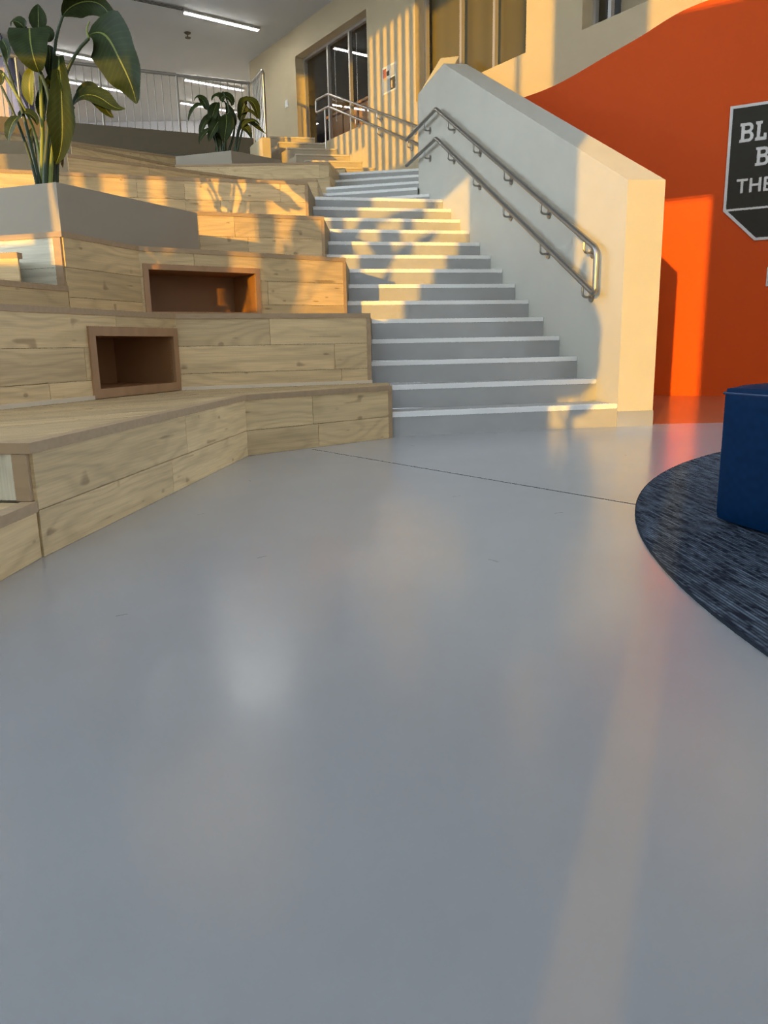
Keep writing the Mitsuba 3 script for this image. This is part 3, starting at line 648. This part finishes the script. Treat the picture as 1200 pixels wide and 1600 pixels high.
# ---------------------------------------------------------------- plants
LEAVES1 = [
    ('leaf', [[-2.291, 5.6, 2.679], [-2.268, 5.54, 2.539], [-2.252, 5.53, 2.459], [-2.247, 5.57, 2.402]], 0.146, (0, -1, 0.35), 0.1, 'leaf', 1),
    ('leaf', [[-2.275, 5.7, 2.684], [-2.273, 5.72, 2.777], [-2.275, 5.74, 2.878]], 0.061, (0.2, -1, 0), 0.35, 'leaf', 0),
    ('leaf', [[-2.353, 5.7, 2.686], [-2.365, 5.65, 2.722], [-2.405, 5.65, 2.742], [-2.43, 5.64, 2.708]], 0.044, (-0.5, -0.6, 0.6), 0.3, 'leaf', 0),
    ('leaf', [[-2.231, 5.66, 2.692], [-2.186, 5.65, 2.672], [-2.182, 5.65, 2.634], [-2.197, 5.65, 2.611]], 0.034, (0.5, -0.8, 0.3), 0.3, 'leaf', 0),
    ('leaf', [[-2.222, 5.72, 2.62], [-2.212, 5.7, 2.554], [-2.226, 5.7, 2.475], [-2.245, 5.72, 2.422]], 0.041, (0.3, -1, 0), 0.2, 'leaf', 0),
    ('leaf', [[-2.351, 5.65, 2.223], [-2.34, 5.62, 2.314], [-2.325, 5.62, 2.4], [-2.312, 5.65, 2.48]], 0.054, (-0.2, -1, 0), 0.5, 'leaf_lime', 0),
    ('leaf', [[-1.905, 5.6, 2.63], [-1.804, 5.58, 2.632], [-1.706, 5.54, 2.491], [-1.63, 5.54, 2.304], [-1.618, 5.58, 2.202]], 0.175, (-0.55, -0.8, 0.35), 0.12, 'leaf', 2),
    ('leaf', [[-2.104, 5.7, 2.782], [-2.033, 5.7, 2.843], [-1.903, 5.68, 2.863], [-1.795, 5.64, 2.807], [-1.758, 5.62, 2.73], [-1.777, 5.62, 2.662]], 0.083, (0.1, -0.75, -0.7), 0.35, 'leaf', 2),
    ('leaf', [[-2.134, 5.65, 2.524], [-2.12, 5.6, 2.343], [-2.118, 5.56, 2.134], [-2.15, 5.58, 1.96], [-2.225, 5.62, 1.836]], 0.102, (0.2, -1, 0.05), 0.45, 'leaf', 3),
    ('leaf', [[-2.159, 5.68, 2.487], [-2.115, 5.62, 2.349], [-2.092, 5.6, 2.244], [-2.065, 5.6, 2.176]], 0.044, (0.7, -0.7, 0.1), 0.5, 'leaf_lime', 0),
    ('leaf', [[-2.077, 5.65, 2.206], [-1.962, 5.62, 2.275], [-1.85, 5.6, 2.24], [-1.762, 5.58, 2.181], [-1.694, 5.58, 2.172]], 0.073, (-0.2, -0.8, 0.6), 0.2, 'leaf', 0),
    ('leaf', [[-2.066, 5.7, 2.293], [-1.987, 5.7, 2.332], [-1.877, 5.65, 2.235], [-1.79, 5.62, 2.128]], 0.058, (-0.3, -0.9, 0.2), 0.3, 'leaf', 0),
    ('leaf', [[-2.382, 5.5, 2.115], [-2.421, 5.48, 2.071], [-2.454, 5.48, 2.008], [-2.479, 5.5, 1.958]], 0.051, (-0.3, -0.9, 0.3), 0.2, 'leaf', 0),
    ('leaf', [[-2.427, 5.6, 2.127], [-2.379, 5.6, 2.166], [-2.33, 5.6, 2.141], [-2.31, 5.6, 2.084]], 0.039, (0.2, -0.6, 0.7), 0.3, 'leaf', 0),
    ('leaf', [[-2.41, 5.72, 1.998], [-2.404, 5.7, 2.047], [-2.389, 5.7, 2.096]], 0.024, (0, -1, 0), 0.4, 'leaf', 0),
    ('leaf', [[-2.487, 5.6, 2.614], [-2.456, 5.58, 2.575], [-2.446, 5.58, 2.521], [-2.47, 5.6, 2.474]], 0.037, (-0.2, -0.9, 0.3), 0.3, 'leaf', 0),
    ('leaf', [[-2.536, 5.6, 2.429], [-2.514, 5.6, 2.405], [-2.509, 5.6, 2.374], [-2.536, 5.6, 2.335]], 0.027, (-0.2, -0.9, 0.3), 0.3, 'leaf', 0),
    ('leaf', [[-2.245, 5.72, 2.342], [-2.213, 5.7, 2.396], [-2.198, 5.7, 2.447], [-2.22, 5.7, 2.487]], 0.039, (0.5, -0.8, 0.1), 0.3, 'leaf', 0),
    ('leaf', [[-2.296, 5.7, 2.135], [-2.302, 5.7, 2.237], [-2.272, 5.7, 2.337], [-2.245, 5.7, 2.424]], 0.044, (0.1, -1, 0), 0.5, 'leaf', 0),
    ('leaf', [[-2.205, 5.7, 1.836], [-2.204, 5.7, 1.886], [-2.206, 5.7, 1.948], [-2.201, 5.7, 2.031]], 0.019, (0.2, -1, 0), 0.6, 'dry_leaf', 0),
]
STEMS1 = [
    ('stem', [[-2.358, 5.6, 1.723], [-2.38, 5.58, 1.903], [-2.427, 5.55, 2.117], [-2.501, 5.55, 2.315]], 0.013, 0.008, 'stem_dark'),
    ('stem', [[-2.344, 5.62, 1.726], [-2.372, 5.62, 1.933], [-2.392, 5.6, 2.13], [-2.443, 5.6, 2.349], [-2.507, 5.6, 2.622]], 0.014, 0.008, 'stem_dark'),
    ('stem', [[-2.338, 5.65, 1.732], [-2.298, 5.65, 2.081], [-2.278, 5.65, 2.361], [-2.269, 5.68, 2.665]], 0.022, 0.01, 'stem_lime'),
    ('stem', [[-2.288, 5.58, 1.717], [-2.24, 5.57, 1.979], [-2.203, 5.58, 2.26], [-2.241, 5.6, 2.384], [-2.298, 5.62, 2.663]], 0.022, 0.01, 'stem_dark'),
    ('stem', [[-2.265, 5.6, 1.721], [-2.219, 5.6, 1.966], [-2.164, 5.6, 2.225], [-2.137, 5.65, 2.497]], 0.024, 0.01, 'stem_lime'),
    ('stem', [[-2.319, 5.7, 1.742], [-2.233, 5.7, 2.215], [-2.191, 5.7, 2.514], [-2.145, 5.7, 2.69], [-2.1, 5.7, 2.786]], 0.018, 0.01, 'stem_dark'),
    ('stem', [[-2.27, 5.68, 1.737], [-2.187, 5.66, 2.163], [-2.097, 5.63, 2.391], [-2.01, 5.62, 2.523], [-1.903, 5.6, 2.611]], 0.018, 0.011, 'stem_dark'),
    ('stem', [[-1.903, 5.6, 2.611], [-1.91, 5.6, 2.668], [-1.888, 5.6, 2.71]], 0.009, 0.004, 'stem_lime'),
    ('stem', [[-2.28, 5.66, 1.733], [-2.224, 5.65, 1.958], [-2.157, 5.65, 2.119], [-2.064, 5.65, 2.21]], 0.014, 0.009, 'stem_dark'),
    ('stem', [[-2.261, 5.7, 1.737], [-2.23, 5.7, 1.928], [-2.203, 5.7, 2.092]], 0.018, 0.01, 'stem_dark'),
    ('stem', [[-2.376, 5.72, 1.747], [-2.393, 5.72, 1.873], [-2.392, 5.72, 1.998], [-2.402, 5.72, 2.06]], 0.01, 0.006, 'stem_dark'),
    ('stem', [[-2.5, 5.6, 2.409], [-2.447, 5.6, 2.317], [-2.395, 5.6, 2.21], [-2.372, 5.65, 2.123], [-2.347, 5.65, 1.737]], 0.011, 0.006, 'stem_lime'),
]
LEAVES2 = [
    ('leaf', [[-2.232, 11.65, 3.971], [-2.264, 11.55, 3.844], [-2.319, 11.55, 3.697], [-2.345, 11.55, 3.573]], 0.080, (0, -1, 0.3), 0.3, 'leaf', 0),
    ('leaf', [[-2.167, 11.55, 3.957], [-2.1, 11.55, 4.021], [-2.031, 11.55, 3.979], [-2.019, 11.55, 3.889]], 0.070, (0.2, -0.7, 0.6), 0.3, 'leaf', 0),
    ('leaf', [[-2.353, 11.55, 3.846], [-2.408, 11.55, 3.962], [-2.467, 11.55, 4.012], [-2.542, 11.55, 3.964]], 0.060, (-0.3, -0.6, 0.7), 0.3, 'leaf', 0),
    ('leaf', [[-2.391, 11.45, 3.875], [-2.48, 11.45, 3.877], [-2.565, 11.45, 3.797], [-2.619, 11.45, 3.676]], 0.050, (-0.5, -0.7, 0.4), 0.25, 'leaf', 0),
    ('leaf', [[-2.288, 11.65, 3.806], [-2.361, 11.55, 3.739], [-2.45, 11.55, 3.616], [-2.479, 11.55, 3.467]], 0.060, (-0.3, -0.9, 0.2), 0.3, 'leaf', 0),
    ('leaf', [[-2.181, 11.55, 3.736], [-2.23, 11.45, 3.627], [-2.31, 11.45, 3.505], [-2.352, 11.45, 3.407]], 0.080, (-0.2, -1, 0.1), 0.3, 'leaf', 0),
    ('leaf', [[-2.096, 11.45, 3.764], [-2.067, 11.35, 3.639], [-2.094, 11.35, 3.493], [-2.12, 11.35, 3.362]], 0.110, (0.1, -1, 0.1), 0.15, 'leaf', 0),
    ('leaf', [[-2.159, 11.65, 3.969], [-2.199, 11.65, 4.053], [-2.253, 11.65, 4.054], [-2.312, 11.65, 3.989]], 0.060, (-0.2, -0.6, 0.7), 0.3, 'leaf', 0),
    ('leaf', [[-1.914, 11.55, 3.689], [-1.88, 11.55, 3.812], [-1.819, 11.55, 3.934], [-1.739, 11.5, 3.935], [-1.666, 11.45, 3.822], [-1.621, 11.45, 3.674]], 0.090, (0.4, -0.7, 0.5), 0.25, 'leaf', 0),
    ('leaf', [[-1.939, 11.55, 3.731], [-1.862, 11.55, 3.812], [-1.755, 11.55, 3.81], [-1.67, 11.55, 3.718]], 0.050, (0.2, -0.7, 0.7), 0.3, 'leaf', 0),
    ('leaf', [[-1.928, 11.55, 3.607], [-1.816, 11.55, 3.688], [-1.71, 11.55, 3.636], [-1.572, 11.55, 3.534]], 0.055, (0.2, -0.7, 0.7), 0.3, 'leaf', 0),
    ('leaf', [[-1.876, 11.45, 3.58], [-1.782, 11.45, 3.66], [-1.675, 11.45, 3.658], [-1.633, 11.45, 3.608]], 0.045, (0.3, -0.7, 0.7), 0.3, 'leaf', 0),
    ('leaf', [[-1.912, 11.55, 3.582], [-1.822, 11.45, 3.579], [-1.773, 11.45, 3.512], [-1.759, 11.45, 3.446]], 0.060, (0.2, -0.9, 0.3), 0.3, 'leaf', 0),
    ('leaf', [[-2.203, 11.55, 3.818], [-2.226, 11.55, 3.736], [-2.189, 11.55, 3.612], [-2.216, 11.55, 3.487]], 0.070, (0, -1, 0.2), 0.3, 'leaf', 0),
    ('leaf', [[-2.292, 11.55, 3.696], [-2.273, 11.55, 3.572], [-2.237, 11.55, 3.429], [-2.291, 11.55, 3.313]], 0.060, (-0.1, -1, 0.2), 0.3, 'leaf', 0),
    ('leaf', [[-2.018, 11.65, 3.634], [-2.046, 11.65, 3.76], [-2.076, 11.65, 3.869], [-2.123, 11.65, 3.969]], 0.070, (0.1, -0.9, 0.4), 0.3, 'leaf', 0),
    ('leaf', [[-2.304, 11.45, 3.588], [-2.379, 11.45, 3.54], [-2.436, 11.45, 3.491], [-2.48, 11.45, 3.376]], 0.045, (-0.3, -0.9, 0.3), 0.3, 'leaf', 0),
    ('leaf', [[-2.155, 11.55, 3.444], [-2.187, 11.55, 3.512], [-2.238, 11.55, 3.563], [-2.293, 11.55, 3.547]], 0.070, (0, -0.8, 0.5), 0.3, 'leaf', 0),
]
STEMS2 = [
    ('stem', [[-2.202, 11.55, 3.278], [-2.201, 11.55, 3.57], [-2.212, 11.55, 3.818], [-2.213, 11.65, 3.97]], 0.02, 0.009, 'stem_dark'),
    ('stem', [[-2.148, 11.55, 3.277], [-2.111, 11.45, 3.543], [-2.096, 11.45, 3.764]], 0.02, 0.009, 'stem_dark'),
    ('stem', [[-2.103, 11.55, 3.276], [-2.026, 11.55, 3.484], [-2.006, 11.6, 3.663], [-2.14, 11.65, 3.986]], 0.02, 0.009, 'stem_dark'),
    ('stem', [[-2.021, 11.55, 3.274], [-1.952, 11.55, 3.507], [-1.905, 11.55, 3.689], [-1.801, 11.55, 3.934]], 0.02, 0.009, 'stem_dark'),
    ('stem', [[-1.985, 11.55, 3.274], [-1.918, 11.55, 3.482], [-1.874, 11.55, 3.606], [-1.762, 11.55, 3.687]], 0.02, 0.009, 'stem_dark'),
    ('stem', [[-2.247, 11.55, 3.279], [-2.276, 11.55, 3.53], [-2.316, 11.55, 3.738], [-2.409, 11.55, 3.945]], 0.02, 0.009, 'stem_dark'),
    ('stem', [[-2.003, 11.55, 3.274], [-1.949, 11.55, 3.566], [-1.864, 11.55, 3.787]], 0.02, 0.009, 'stem_dark'),
    ('stem', [[-2.184, 11.55, 3.277], [-2.088, 11.55, 3.651], [-2.1, 11.55, 4.021], [-2.132, 11.55, 4.079]], 0.02, 0.009, 'stem_dark'),
]
def leaf_mesh(mid, w, hint, fold, prof, seed):
    rr = random.Random(seed); n, m = 22, 11
    p = spline(mid, n); t = np.gradient(p, axis=0); t /= np.linalg.norm(t, axis=1, keepdims=True)
    s = np.linspace(0, 1, n); x = np.linspace(-1, 1, m)
    if prof == 1: wd = np.clip((s / .05), .9, 1) * np.sqrt(np.clip(1 - s ** 1.7, 0, 1)) ** 1.15
    elif prof == 2: wd = np.minimum(1, (s / .22) ** .7) * np.clip(1 - s ** 3.2, 0, 1) ** .6
    elif prof == 3: wd = np.clip(.35 + 1.1 * s, 0, 1) * np.clip((1 - s) / .38, 0, 1) ** .7
    else: wd = np.sin(np.pi * np.clip(s, 0, 1) ** .8) ** .8
    wd = np.maximum(wd, .015)
    hint = np.array(hint, float); v, uv = [], []
    ph, fr = rr.uniform(0, 6), rr.uniform(7, 11)
    for i in range(n):
        side = np.cross(t[i], hint); side /= np.linalg.norm(side) + 1e-9; nr = np.cross(side, t[i])
        for j in range(m):
            a = x[j] * w * wd[i]
            rip = .035 * w * math.sin(fr * s[i] * 2 + ph + 2 * x[j]) * abs(x[j]) ** 1.5
            v.append(p[i] + side * a * math.cos(fold * abs(x[j])) + nr * (abs(a) * fold - .35 * w * fold * 0 + rip)); uv.append([s[i], x[j]])
    f = []
    for i in range(n - 1):
        for j in range(m - 1):
            a = i * m + j; f += [[a, a + 1, a + m + 1], [a, a + m + 1, a + m]]
    k = len(v); v = np.array(v)
    return trimesh.Trimesh(v, f, process=False), np.array(uv)
def plant(label, leaves, stems, soil, seed, group=None):
    t = thing('potted_plant', label, 'plant', group)
    for nm, pts, r0, r1, m in stems:
        if pts[0][2] > pts[-1][2] and len(pts) > 3: pts, r0, r1 = pts[::-1], r1, r0
        pts = [list(pts[0][:2]) + [soil - .01]] + pts if pts[0][2] > soil and len(pts) > 3 else pts
        q = spline(pts, 18); put('stem', tube(q, np.linspace(r0, r1, len(q)), 8), m, t, smooth=50)
    for i, (nm, pts, w, hint, fold, m, prof) in enumerate(leaves):
        me, uv = leaf_mesh(pts, w, hint, fold, prof, seed + i)
        lf = put('leaf', me, m, t, smooth=True, uv=uv, label='dry brown leaf' if m == 'dry_leaf' else None)
    return t
plant('tall leafy plant with large paddle leaves and long stems in the large grey planter', LEAVES1, STEMS1, 1.442, 100)
plant('smaller bushy plant with drooping dark leaves in the low planter below the railing', LEAVES2, STEMS2, 3.152, 200)

# ---------------------------------------------------------------- rug, pouf
rug = thing('carpet', 'round dark blue ribbed carpet under the blue pouf', 'carpet')
an = np.linspace(0, 2 * np.pi, 200, endpoint=False)
circ = Polygon([(3.8565 + 3.164 * math.cos(a), 1.510 + 3.164 * math.sin(a)) for a in an])
put('pile', prism(circ.buffer(-.004), .001, .007), 'carpet_pile', rug)
put('edge', prism(circ.difference(circ.buffer(-.004)), .0005, .0065), 'carpet_edge', rug)
pf = thing('pouf', 'dark blue leather cube pouf on the round carpet', 'pouf')
pa, pb = np.array([1.050, 2.348]), np.array([1.275, 1.596]); pd = (pb - pa) / np.hypot(*(pb - pa)); pn = np.array([-pd[1], pd[0]])
pc = pa + pd * .30 + pn * .30; rz = math.atan2(pd[1], pd[0])
ph = .436
n_ = 15; g = np.linspace(-1, 1, n_)
cb = m3.Manifold.cube([.60, .60, ph - .012], True).refine(14).to_mesh(); v = cb.vert_properties[:, :3].astype(float); f_ = cb.tri_verts
hx, hz = .30, (ph - .012) / 2
r_ = .022; inner = np.clip(v, [-hx + r_, -hx + r_, -hz + r_], [hx - r_, hx - r_, hz - r_]); dd = v - inner; ln_ = np.linalg.norm(dd, axis=1, keepdims=True)
v = inner + dd / np.maximum(ln_, 1e-9) * np.minimum(ln_, r_) * np.where(ln_ > 1e-9, 1, 0)
v[:, 2] += np.where(v[:, 2] > hz - .06, .028 * (1 - (v[:, 0] / hx) ** 2) * (1 - (v[:, 1] / hx) ** 2), 0)
ca, sa = math.cos(rz), math.sin(rz)
def to_p(v): return np.c_[pc[0] + ca * v[:, 0] - sa * v[:, 1], pc[1] + sa * v[:, 0] + ca * v[:, 1], v[:, 2]]
v[:, 2] += hz + .009
put('cushion', trimesh.Trimesh(to_p(v), f_, process=False), 'blue_leather', pf, smooth=50)
hs = hx - .004; zz = ph - .026
put('piping', tube(to_p(np.array([[x, y, zz] for x, y in ((-hs, -hs), (hs, -hs), (hs, hs), (-hs, hs), (-hs, -hs))])), .0045, 8), 'blue_piping', pf, smooth=40)
for x in (-1, 1):
    for y in (-1, 1):
        cyl = trimesh.creation.cylinder(.02, .004, sections=16); cyl.apply_translation(to_p(np.array([[x * .24, y * .24, .0095]]))[0]); put('foot', cyl, 'joint_dark', pf)

# ---------------------------------------------------------------- sign, poster, switch, ceiling pieces
def on_orange(poly, k0, k1):
    d = OD / np.hypot(*OD); n = np.array([d[1], -d[0]])
    return box_poly(poly, O0, d, n, k0, k1)
def box_poly(poly, A, d, n, k0, k1):
    ms = []
    for g in getattr(poly, 'geoms', [poly]):
        if g.area < 1e-7: continue
        m = trimesh.creation.extrude_polygon(g, k1 - k0, engine='earcut'); v = m.vertices
        P = np.array([A[0], A[1], 0]) + v[:, :1] * [d[0], d[1], 0] + v[:, 1:2] * [0, 0, 1.] + (v[:, 2:3] + k0) * [n[0], n[1], 0]
        mm = trimesh.Trimesh(P, m.faces, process=False); mm.fix_normals(); ms.append(mm)
    return cat(ms)
sg = thing('wall_sign', 'black shield-shaped sign with white border and lettering on the orange wall', 'sign')
SX = .388
sp = Polygon([(SX, 2.745), (SX + 2.0, 2.745), (SX + 2.0, 1.80), (SX + 1.70, 1.505), (SX + .30, 1.505), (SX, 1.80)])
put('plate', on_orange(sp, .001, .012), 'sign_black', sg)
bord = sp.difference(sp.buffer(-.026, join_style=2)).union(sbox(SX + .02, 1.795, SX + 1.98, 1.815))
put('border', on_orange(bord, .012, .015), 'sign_white', sg)
def slab(ch):                                           # slab-serif capitals, 1 tall
    if ch == 'L':
        return unary_union([sbox(.08, 0, .27, 1), sbox(0, 0, .62, .17), sbox(0, .84, .36, 1), sbox(.47, 0, .62, .36)])
    up_ = Polygon([(.08, .46), (.08, 1), (.48, 1)] + [(.48 + .26 * math.sin(a), .745 + .255 * math.cos(a)) for a in np.linspace(0, math.pi, 14)] + [(.48, .46)])
    lo = Polygon([(.08, 0), (.08, .56), (.50, .56)] + [(.50 + .28 * math.sin(a), .28 + .28 * math.cos(a)) for a in np.linspace(0, math.pi, 14)] + [(.50, 0)])
    b = unary_union([up_, lo, sbox(0, 0, .4, .15), sbox(0, .85, .4, 1)])
    h1 = Polygon([(.27, .62), (.27, .84), (.46, .84)] + [(.46 + .10 * math.sin(a), .73 + .11 * math.cos(a)) for a in np.linspace(0, math.pi, 10)] + [(.46, .62)])
    h2 = Polygon([(.27, .16), (.27, .44), (.48, .44)] + [(.48 + .11 * math.sin(a), .30 + .14 * math.cos(a)) for a in np.linspace(0, math.pi, 10)] + [(.48, .16)])
    return b.difference(h1).difference(h2)
from shapely import affinity
def glyphs(txt, x, z, h, adv):
    out = []
    for c in txt:
        out.append(affinity.translate(affinity.scale(slab(c), h * .92, h, origin=(0, 0)), x, z)); x += adv * h
    return unary_union(out)
put('lettering', on_orange(glyphs('BL', .487, 2.41, .17, .80), .012, .016), 'sign_white', sg, label='white slab letters BL')
put('lettering', on_orange(glyphs('B', .640, 2.185, .165, .80), .012, .016), 'sign_white', sg, label='white slab letter B')
tm = meshkit.text_mesh('THE', .122, .004, bold=True); v = tm.vertices
d_ = OD / np.hypot(*OD); n_o = np.array([d_[1], -d_[0]])
P = np.array([O0[0], O0[1], 0]) + (v[:, :1] + .482) * [d_[0], d_[1], 0] + (v[:, 1:2] + 1.955) * [0, 0, 1.] + (v[:, 2:3] + .012) * [n_o[0], n_o[1], 0]
mm = trimesh.Trimesh(P, tm.faces, process=False); mm.fix_normals(); put('lettering', mm, 'sign_white', sg, label='white lettering THE')
ws = thing('wall_lettering', 'white letter cut by the right picture edge on the orange wall below the black sign', 'lettering')
put('stroke', on_orange(sbox(.822, 1.07, .872, 1.25), .001, .006), 'sign_white', ws)

def on_back(poly, k0, k1):
    d = BD / WL; n = -BNb
    return box_poly(poly, B0, d, n, k0, k1)
po = thing('poster', 'small poster with a collage of photos on the beige wall between the windows', 'poster')
pw0, pw1, pz0, pz1 = .80, 1.17, 4.415, 4.80
put('sheet', on_back(sbox(pw0, pz0, pw1, pz1), .002, .004), 'paper', po)
W_, H_ = pw1 - pw0, pz1 - pz0
for (a, b, c, e, mm) in ((.06, .60, .30, .92, 'pic_red'), (.32, .62, .52, .80, 'pic_dark'), (.62, .55, .94, .94, 'pic_grey'), (.74, .62, .94, .80, 'pic_dark'), (.06, .06, .52, .50, 'pic_grey'), (.10, .34, .34, .60, 'pic_tan'), (.56, .06, .94, .50, 'pic_dark'), (.62, .12, .74, .40, 'pic_tan')):
    put('photo', on_back(sbox(pw0 + a * W_, pz0 + c * 0 + b * H_, pw0 + c * W_, pz0 + e * H_), .004, .0052 + .0004 * rng.random()), mm, po)
lsw = thing('light_switch', 'white light switch on the beige wall left of the first window', 'switch')
tsw = (-1.688 - B0[0]) / BD[0] * WL
put('plate', on_back(sbox(tsw - .05, 5.02, tsw + .06, 5.14), .001, .012), 'plastic_white', lsw); put('rocker', on_back(sbox(tsw - .025, 5.045, tsw + .035, 5.115), .012, .017), 'plastic_white', lsw)
# ceiling lamps
def led(p, q, lab):
    p, q = np.array(p), np.array(q); d = (q - p) / np.hypot(*(q - p)); n = np.array([-d[1], d[0]])
    t = thing('ceiling_light', lab, 'light', 'LED strip lights on the upper ceiling')
    w = .045
    put('housing', prism([p - n * w - d * .02, q - n * w + d * .02, q + n * w + d * .02, p + n * w - d * .02], CZ - .045, CZ - .001), 'frame_alu', t)
    dm = prism([p - n * (w - .008), q - n * (w - .008), q + n * (w - .008), p + n * (w - .008)], CZ - .056, CZ - .046)
    k = key_for('diffuser', t); scene[k] = mikit.ply(dm, 'led', emitter={'type': 'area', 'radiance': rgb((7.6, 7.5, 7.0))})
LD = np.array([.82, .57])
led((-3.23, 14.41), (-2.10, 15.20), 'LED strip on the upper ceiling nearest the back wall')
led((-6.30, 15.87), (-5.20, 16.72), 'LED strip on the upper ceiling behind the tall plant')
led((-6.54, 17.66), (-5.45, 18.45), 'LED strip seen through the railing right of the tall plant')
led((-4.05, 17.69), (-2.95, 18.44), 'LED strip seen through the railing above the small plant, upper one')
led((-4.53, 19.22), (-3.40, 20.02), 'LED strip seen through the railing behind the small plant, lower one')
vt = thing('ceiling_vent', 'slim dark slot grille on the upper ceiling beside the LED strip', 'vent')
va, vb = np.array([-4.05, 13.87]), np.array([-3.24, 14.36]); vd = (vb - va) / np.hypot(*(vb - va)); vn = np.array([-vd[1], vd[0]])
put('frame', prism([va - vn * .07, vb - vn * .07, vb + vn * .07, va + vn * .07], CZ - .012, CZ - .001), 'vent_grey', vt)
for k in range(3):
    o = (-.045 + .045 * k); put('slot', prism([va + vn * (o - .009), vb + vn * (o - .009), vb + vn * (o + .009), va + vn * (o + .009)], CZ - .016, CZ - .0125), 'joint_dark', vt)
spk = thing('sprinkler', 'small sprinkler head on the upper ceiling', 'sprinkler')
cy = trimesh.creation.revolve([(0, -.09), (.05, -.09), (.05, -.08), (.012, -.075), (.012, -.03), (.06, -.012), (.06, 0), (0, 0)], sections=16); cy.apply_translation([-3.415, 15.37, CZ - .001]); put('head', cy, 'fascia_grey', spk)

# ---------------------------------------------------------------- the glazed front behind the camera, which shapes the sun
FT = -1.5
def fs(s, z=None, t=FT): return np.array([s * AZ[1] + t * AZ[0], -s * AZ[0] + t * AZ[1]])
def hz(h): return h - EL * FT
FA = fs(-9.8); FD = fs(1.) - fs(0.)
def fbox(s0, s1, h0, h1): return sbox(s0 + 9.8, max(0, hz(h0)), s1 + 9.8, min(8.0, hz(h1)))
front = sbox(0, 0, 16.4, 8.0)
for o in ((-.93, -.035, .56, 2.89), (-.098, -.030, -1, .60),
          (-2.89, -2.315, 1.37, 3.10), (-3.49, -3.0, 1.37, 3.10),
          (-4.00, -3.62, 1.99, 2.96), (-3.95, -3.60, 1.56, 1.625), (-4.52, -4.03, 2.3, 2.96),
          (-4.87, -4.76, 2.3, 2.95), (-5.18, -5.02, 2.3, 2.95), (-5.37, -5.30, 2.3, 2.93), (-6.3, -5.56, 2.2, 2.95),
          (-6.2, -2.45, 4.60, 6.66), (-7.25, -6.85, 5.0, 6.95), (-2.37, -1.915, 4.60, 6.66), (-.77, .9, 4.60, 6.66), (4.3, 6.2, 5.0, 7.4), (-9.5, -6.45, .1, 3.2)):
    front = front.difference(fbox(*o))
struct('wall_front', wall_prism(front, FA, FD, .12), 'white_paint')
# unseen fins added above the stairs to cast sun stripes on the back wall
fin = thing('stripe_fins', 'added unseen screen of thin vertical fins that casts the stripes on the back wall', 'screen')
for k in range(14):
    s = -6.237 + .162 * k; q = fs(s, t=6.6); z0_ = 3.88 if k > 5 else 4.40
    put('fin', bx([q[0], q[1], (z0_ + 6.31) / 2], [.085, .03, 6.31 - z0_], -math.atan2(AZ[0], AZ[1])), 'white_paint', fin)


def window_plant(label, cs, t, lv, seed):
    """a plant in a pot by the window front behind the camera; lv = leaves (s, h, half width, half height, tilt) across the sun's way"""
    c = fs(cs, t=t); L, S = [], []
    d = np.array([AZ[1], -AZ[0]])
    for k, (s_, h_, w_, l_, tl) in enumerate(lv):
        z0 = h_ - EL * t; tt = t + .12 * math.sin(3 * k)
        def q(ds, dz): a = fs(s_ + ds, t=tt); return [a[0], a[1], z0 + dz]
        b, m_, e = q(-math.sin(tl) * l_, -math.cos(tl) * l_), q(0, 0), q(math.sin(tl) * l_, math.cos(tl) * l_)
        L.append(('leaf', [b, m_, e], w_, [AZ[0], AZ[1], .1], .15, 'leaf', 0))
        S.append(('stem', [[c[0], c[1], .45], [c[0] * .7 + b[0] * .3, c[1] * .7 + b[1] * .3, .45 + (b[2] - .45) * .5], [c[0] * .2 + b[0] * .8, c[1] * .2 + b[1] * .8, .45 + (b[2] - .45) * .85], b], .010, .006, 'stem_dark'))
    plant(label, L, S, .44, seed)
    po_ = thing('flower_pot', 'pot of the ' + label, 'pot')
    prf = [(0, .002), (.17, .002), (.22, .5), (.20, .5), (.19, .46), (0, .46)]
    m = trimesh.creation.revolve(prf, sections=32); m.apply_translation([c[0], c[1], 0]); put('pot', m, 'planter_grey', po_)
window_plant('paddle-leaved plant by the window front, outside the picture on the left', -3.05, -.7,
             [(-3.24, 1.62, .13, .30, .3), (-3.27, 2.12, .15, .30, -.2), (-2.89, 1.62, .075, .33, .1), (-2.80, 2.12, .09, .26, .5), (-2.97, 2.35, .10, .25, -.4), (-3.3, 2.55, .10, .22, .2), (-3.12, 2.78, .09, .2, .9), (-2.68, 2.42, .05, .16, .8), (-3.42, 1.9, .05, .3, -.1), (-2.66, 1.86, .03, .10, .4)], 300)
window_plant('leafy plant by the window front, outside the picture behind the camera', -.80, -.7,
             [(-.87, 1.60, .07, .22, .15), (-.82, 1.30, .14, .30, -.15), (-.80, .98, .12, .22, .5), (-.74, .70, .05, .10, 1.0), (-.90, 1.05, .08, .28, 0)], 400)
struct('wall_right', prism([(7.2, -3.6), (7.3, -3.6), (7.3, 6.0), (7.2, 6.0)], 0, 8.0), 'concrete', 'side wall outside the picture on the right')
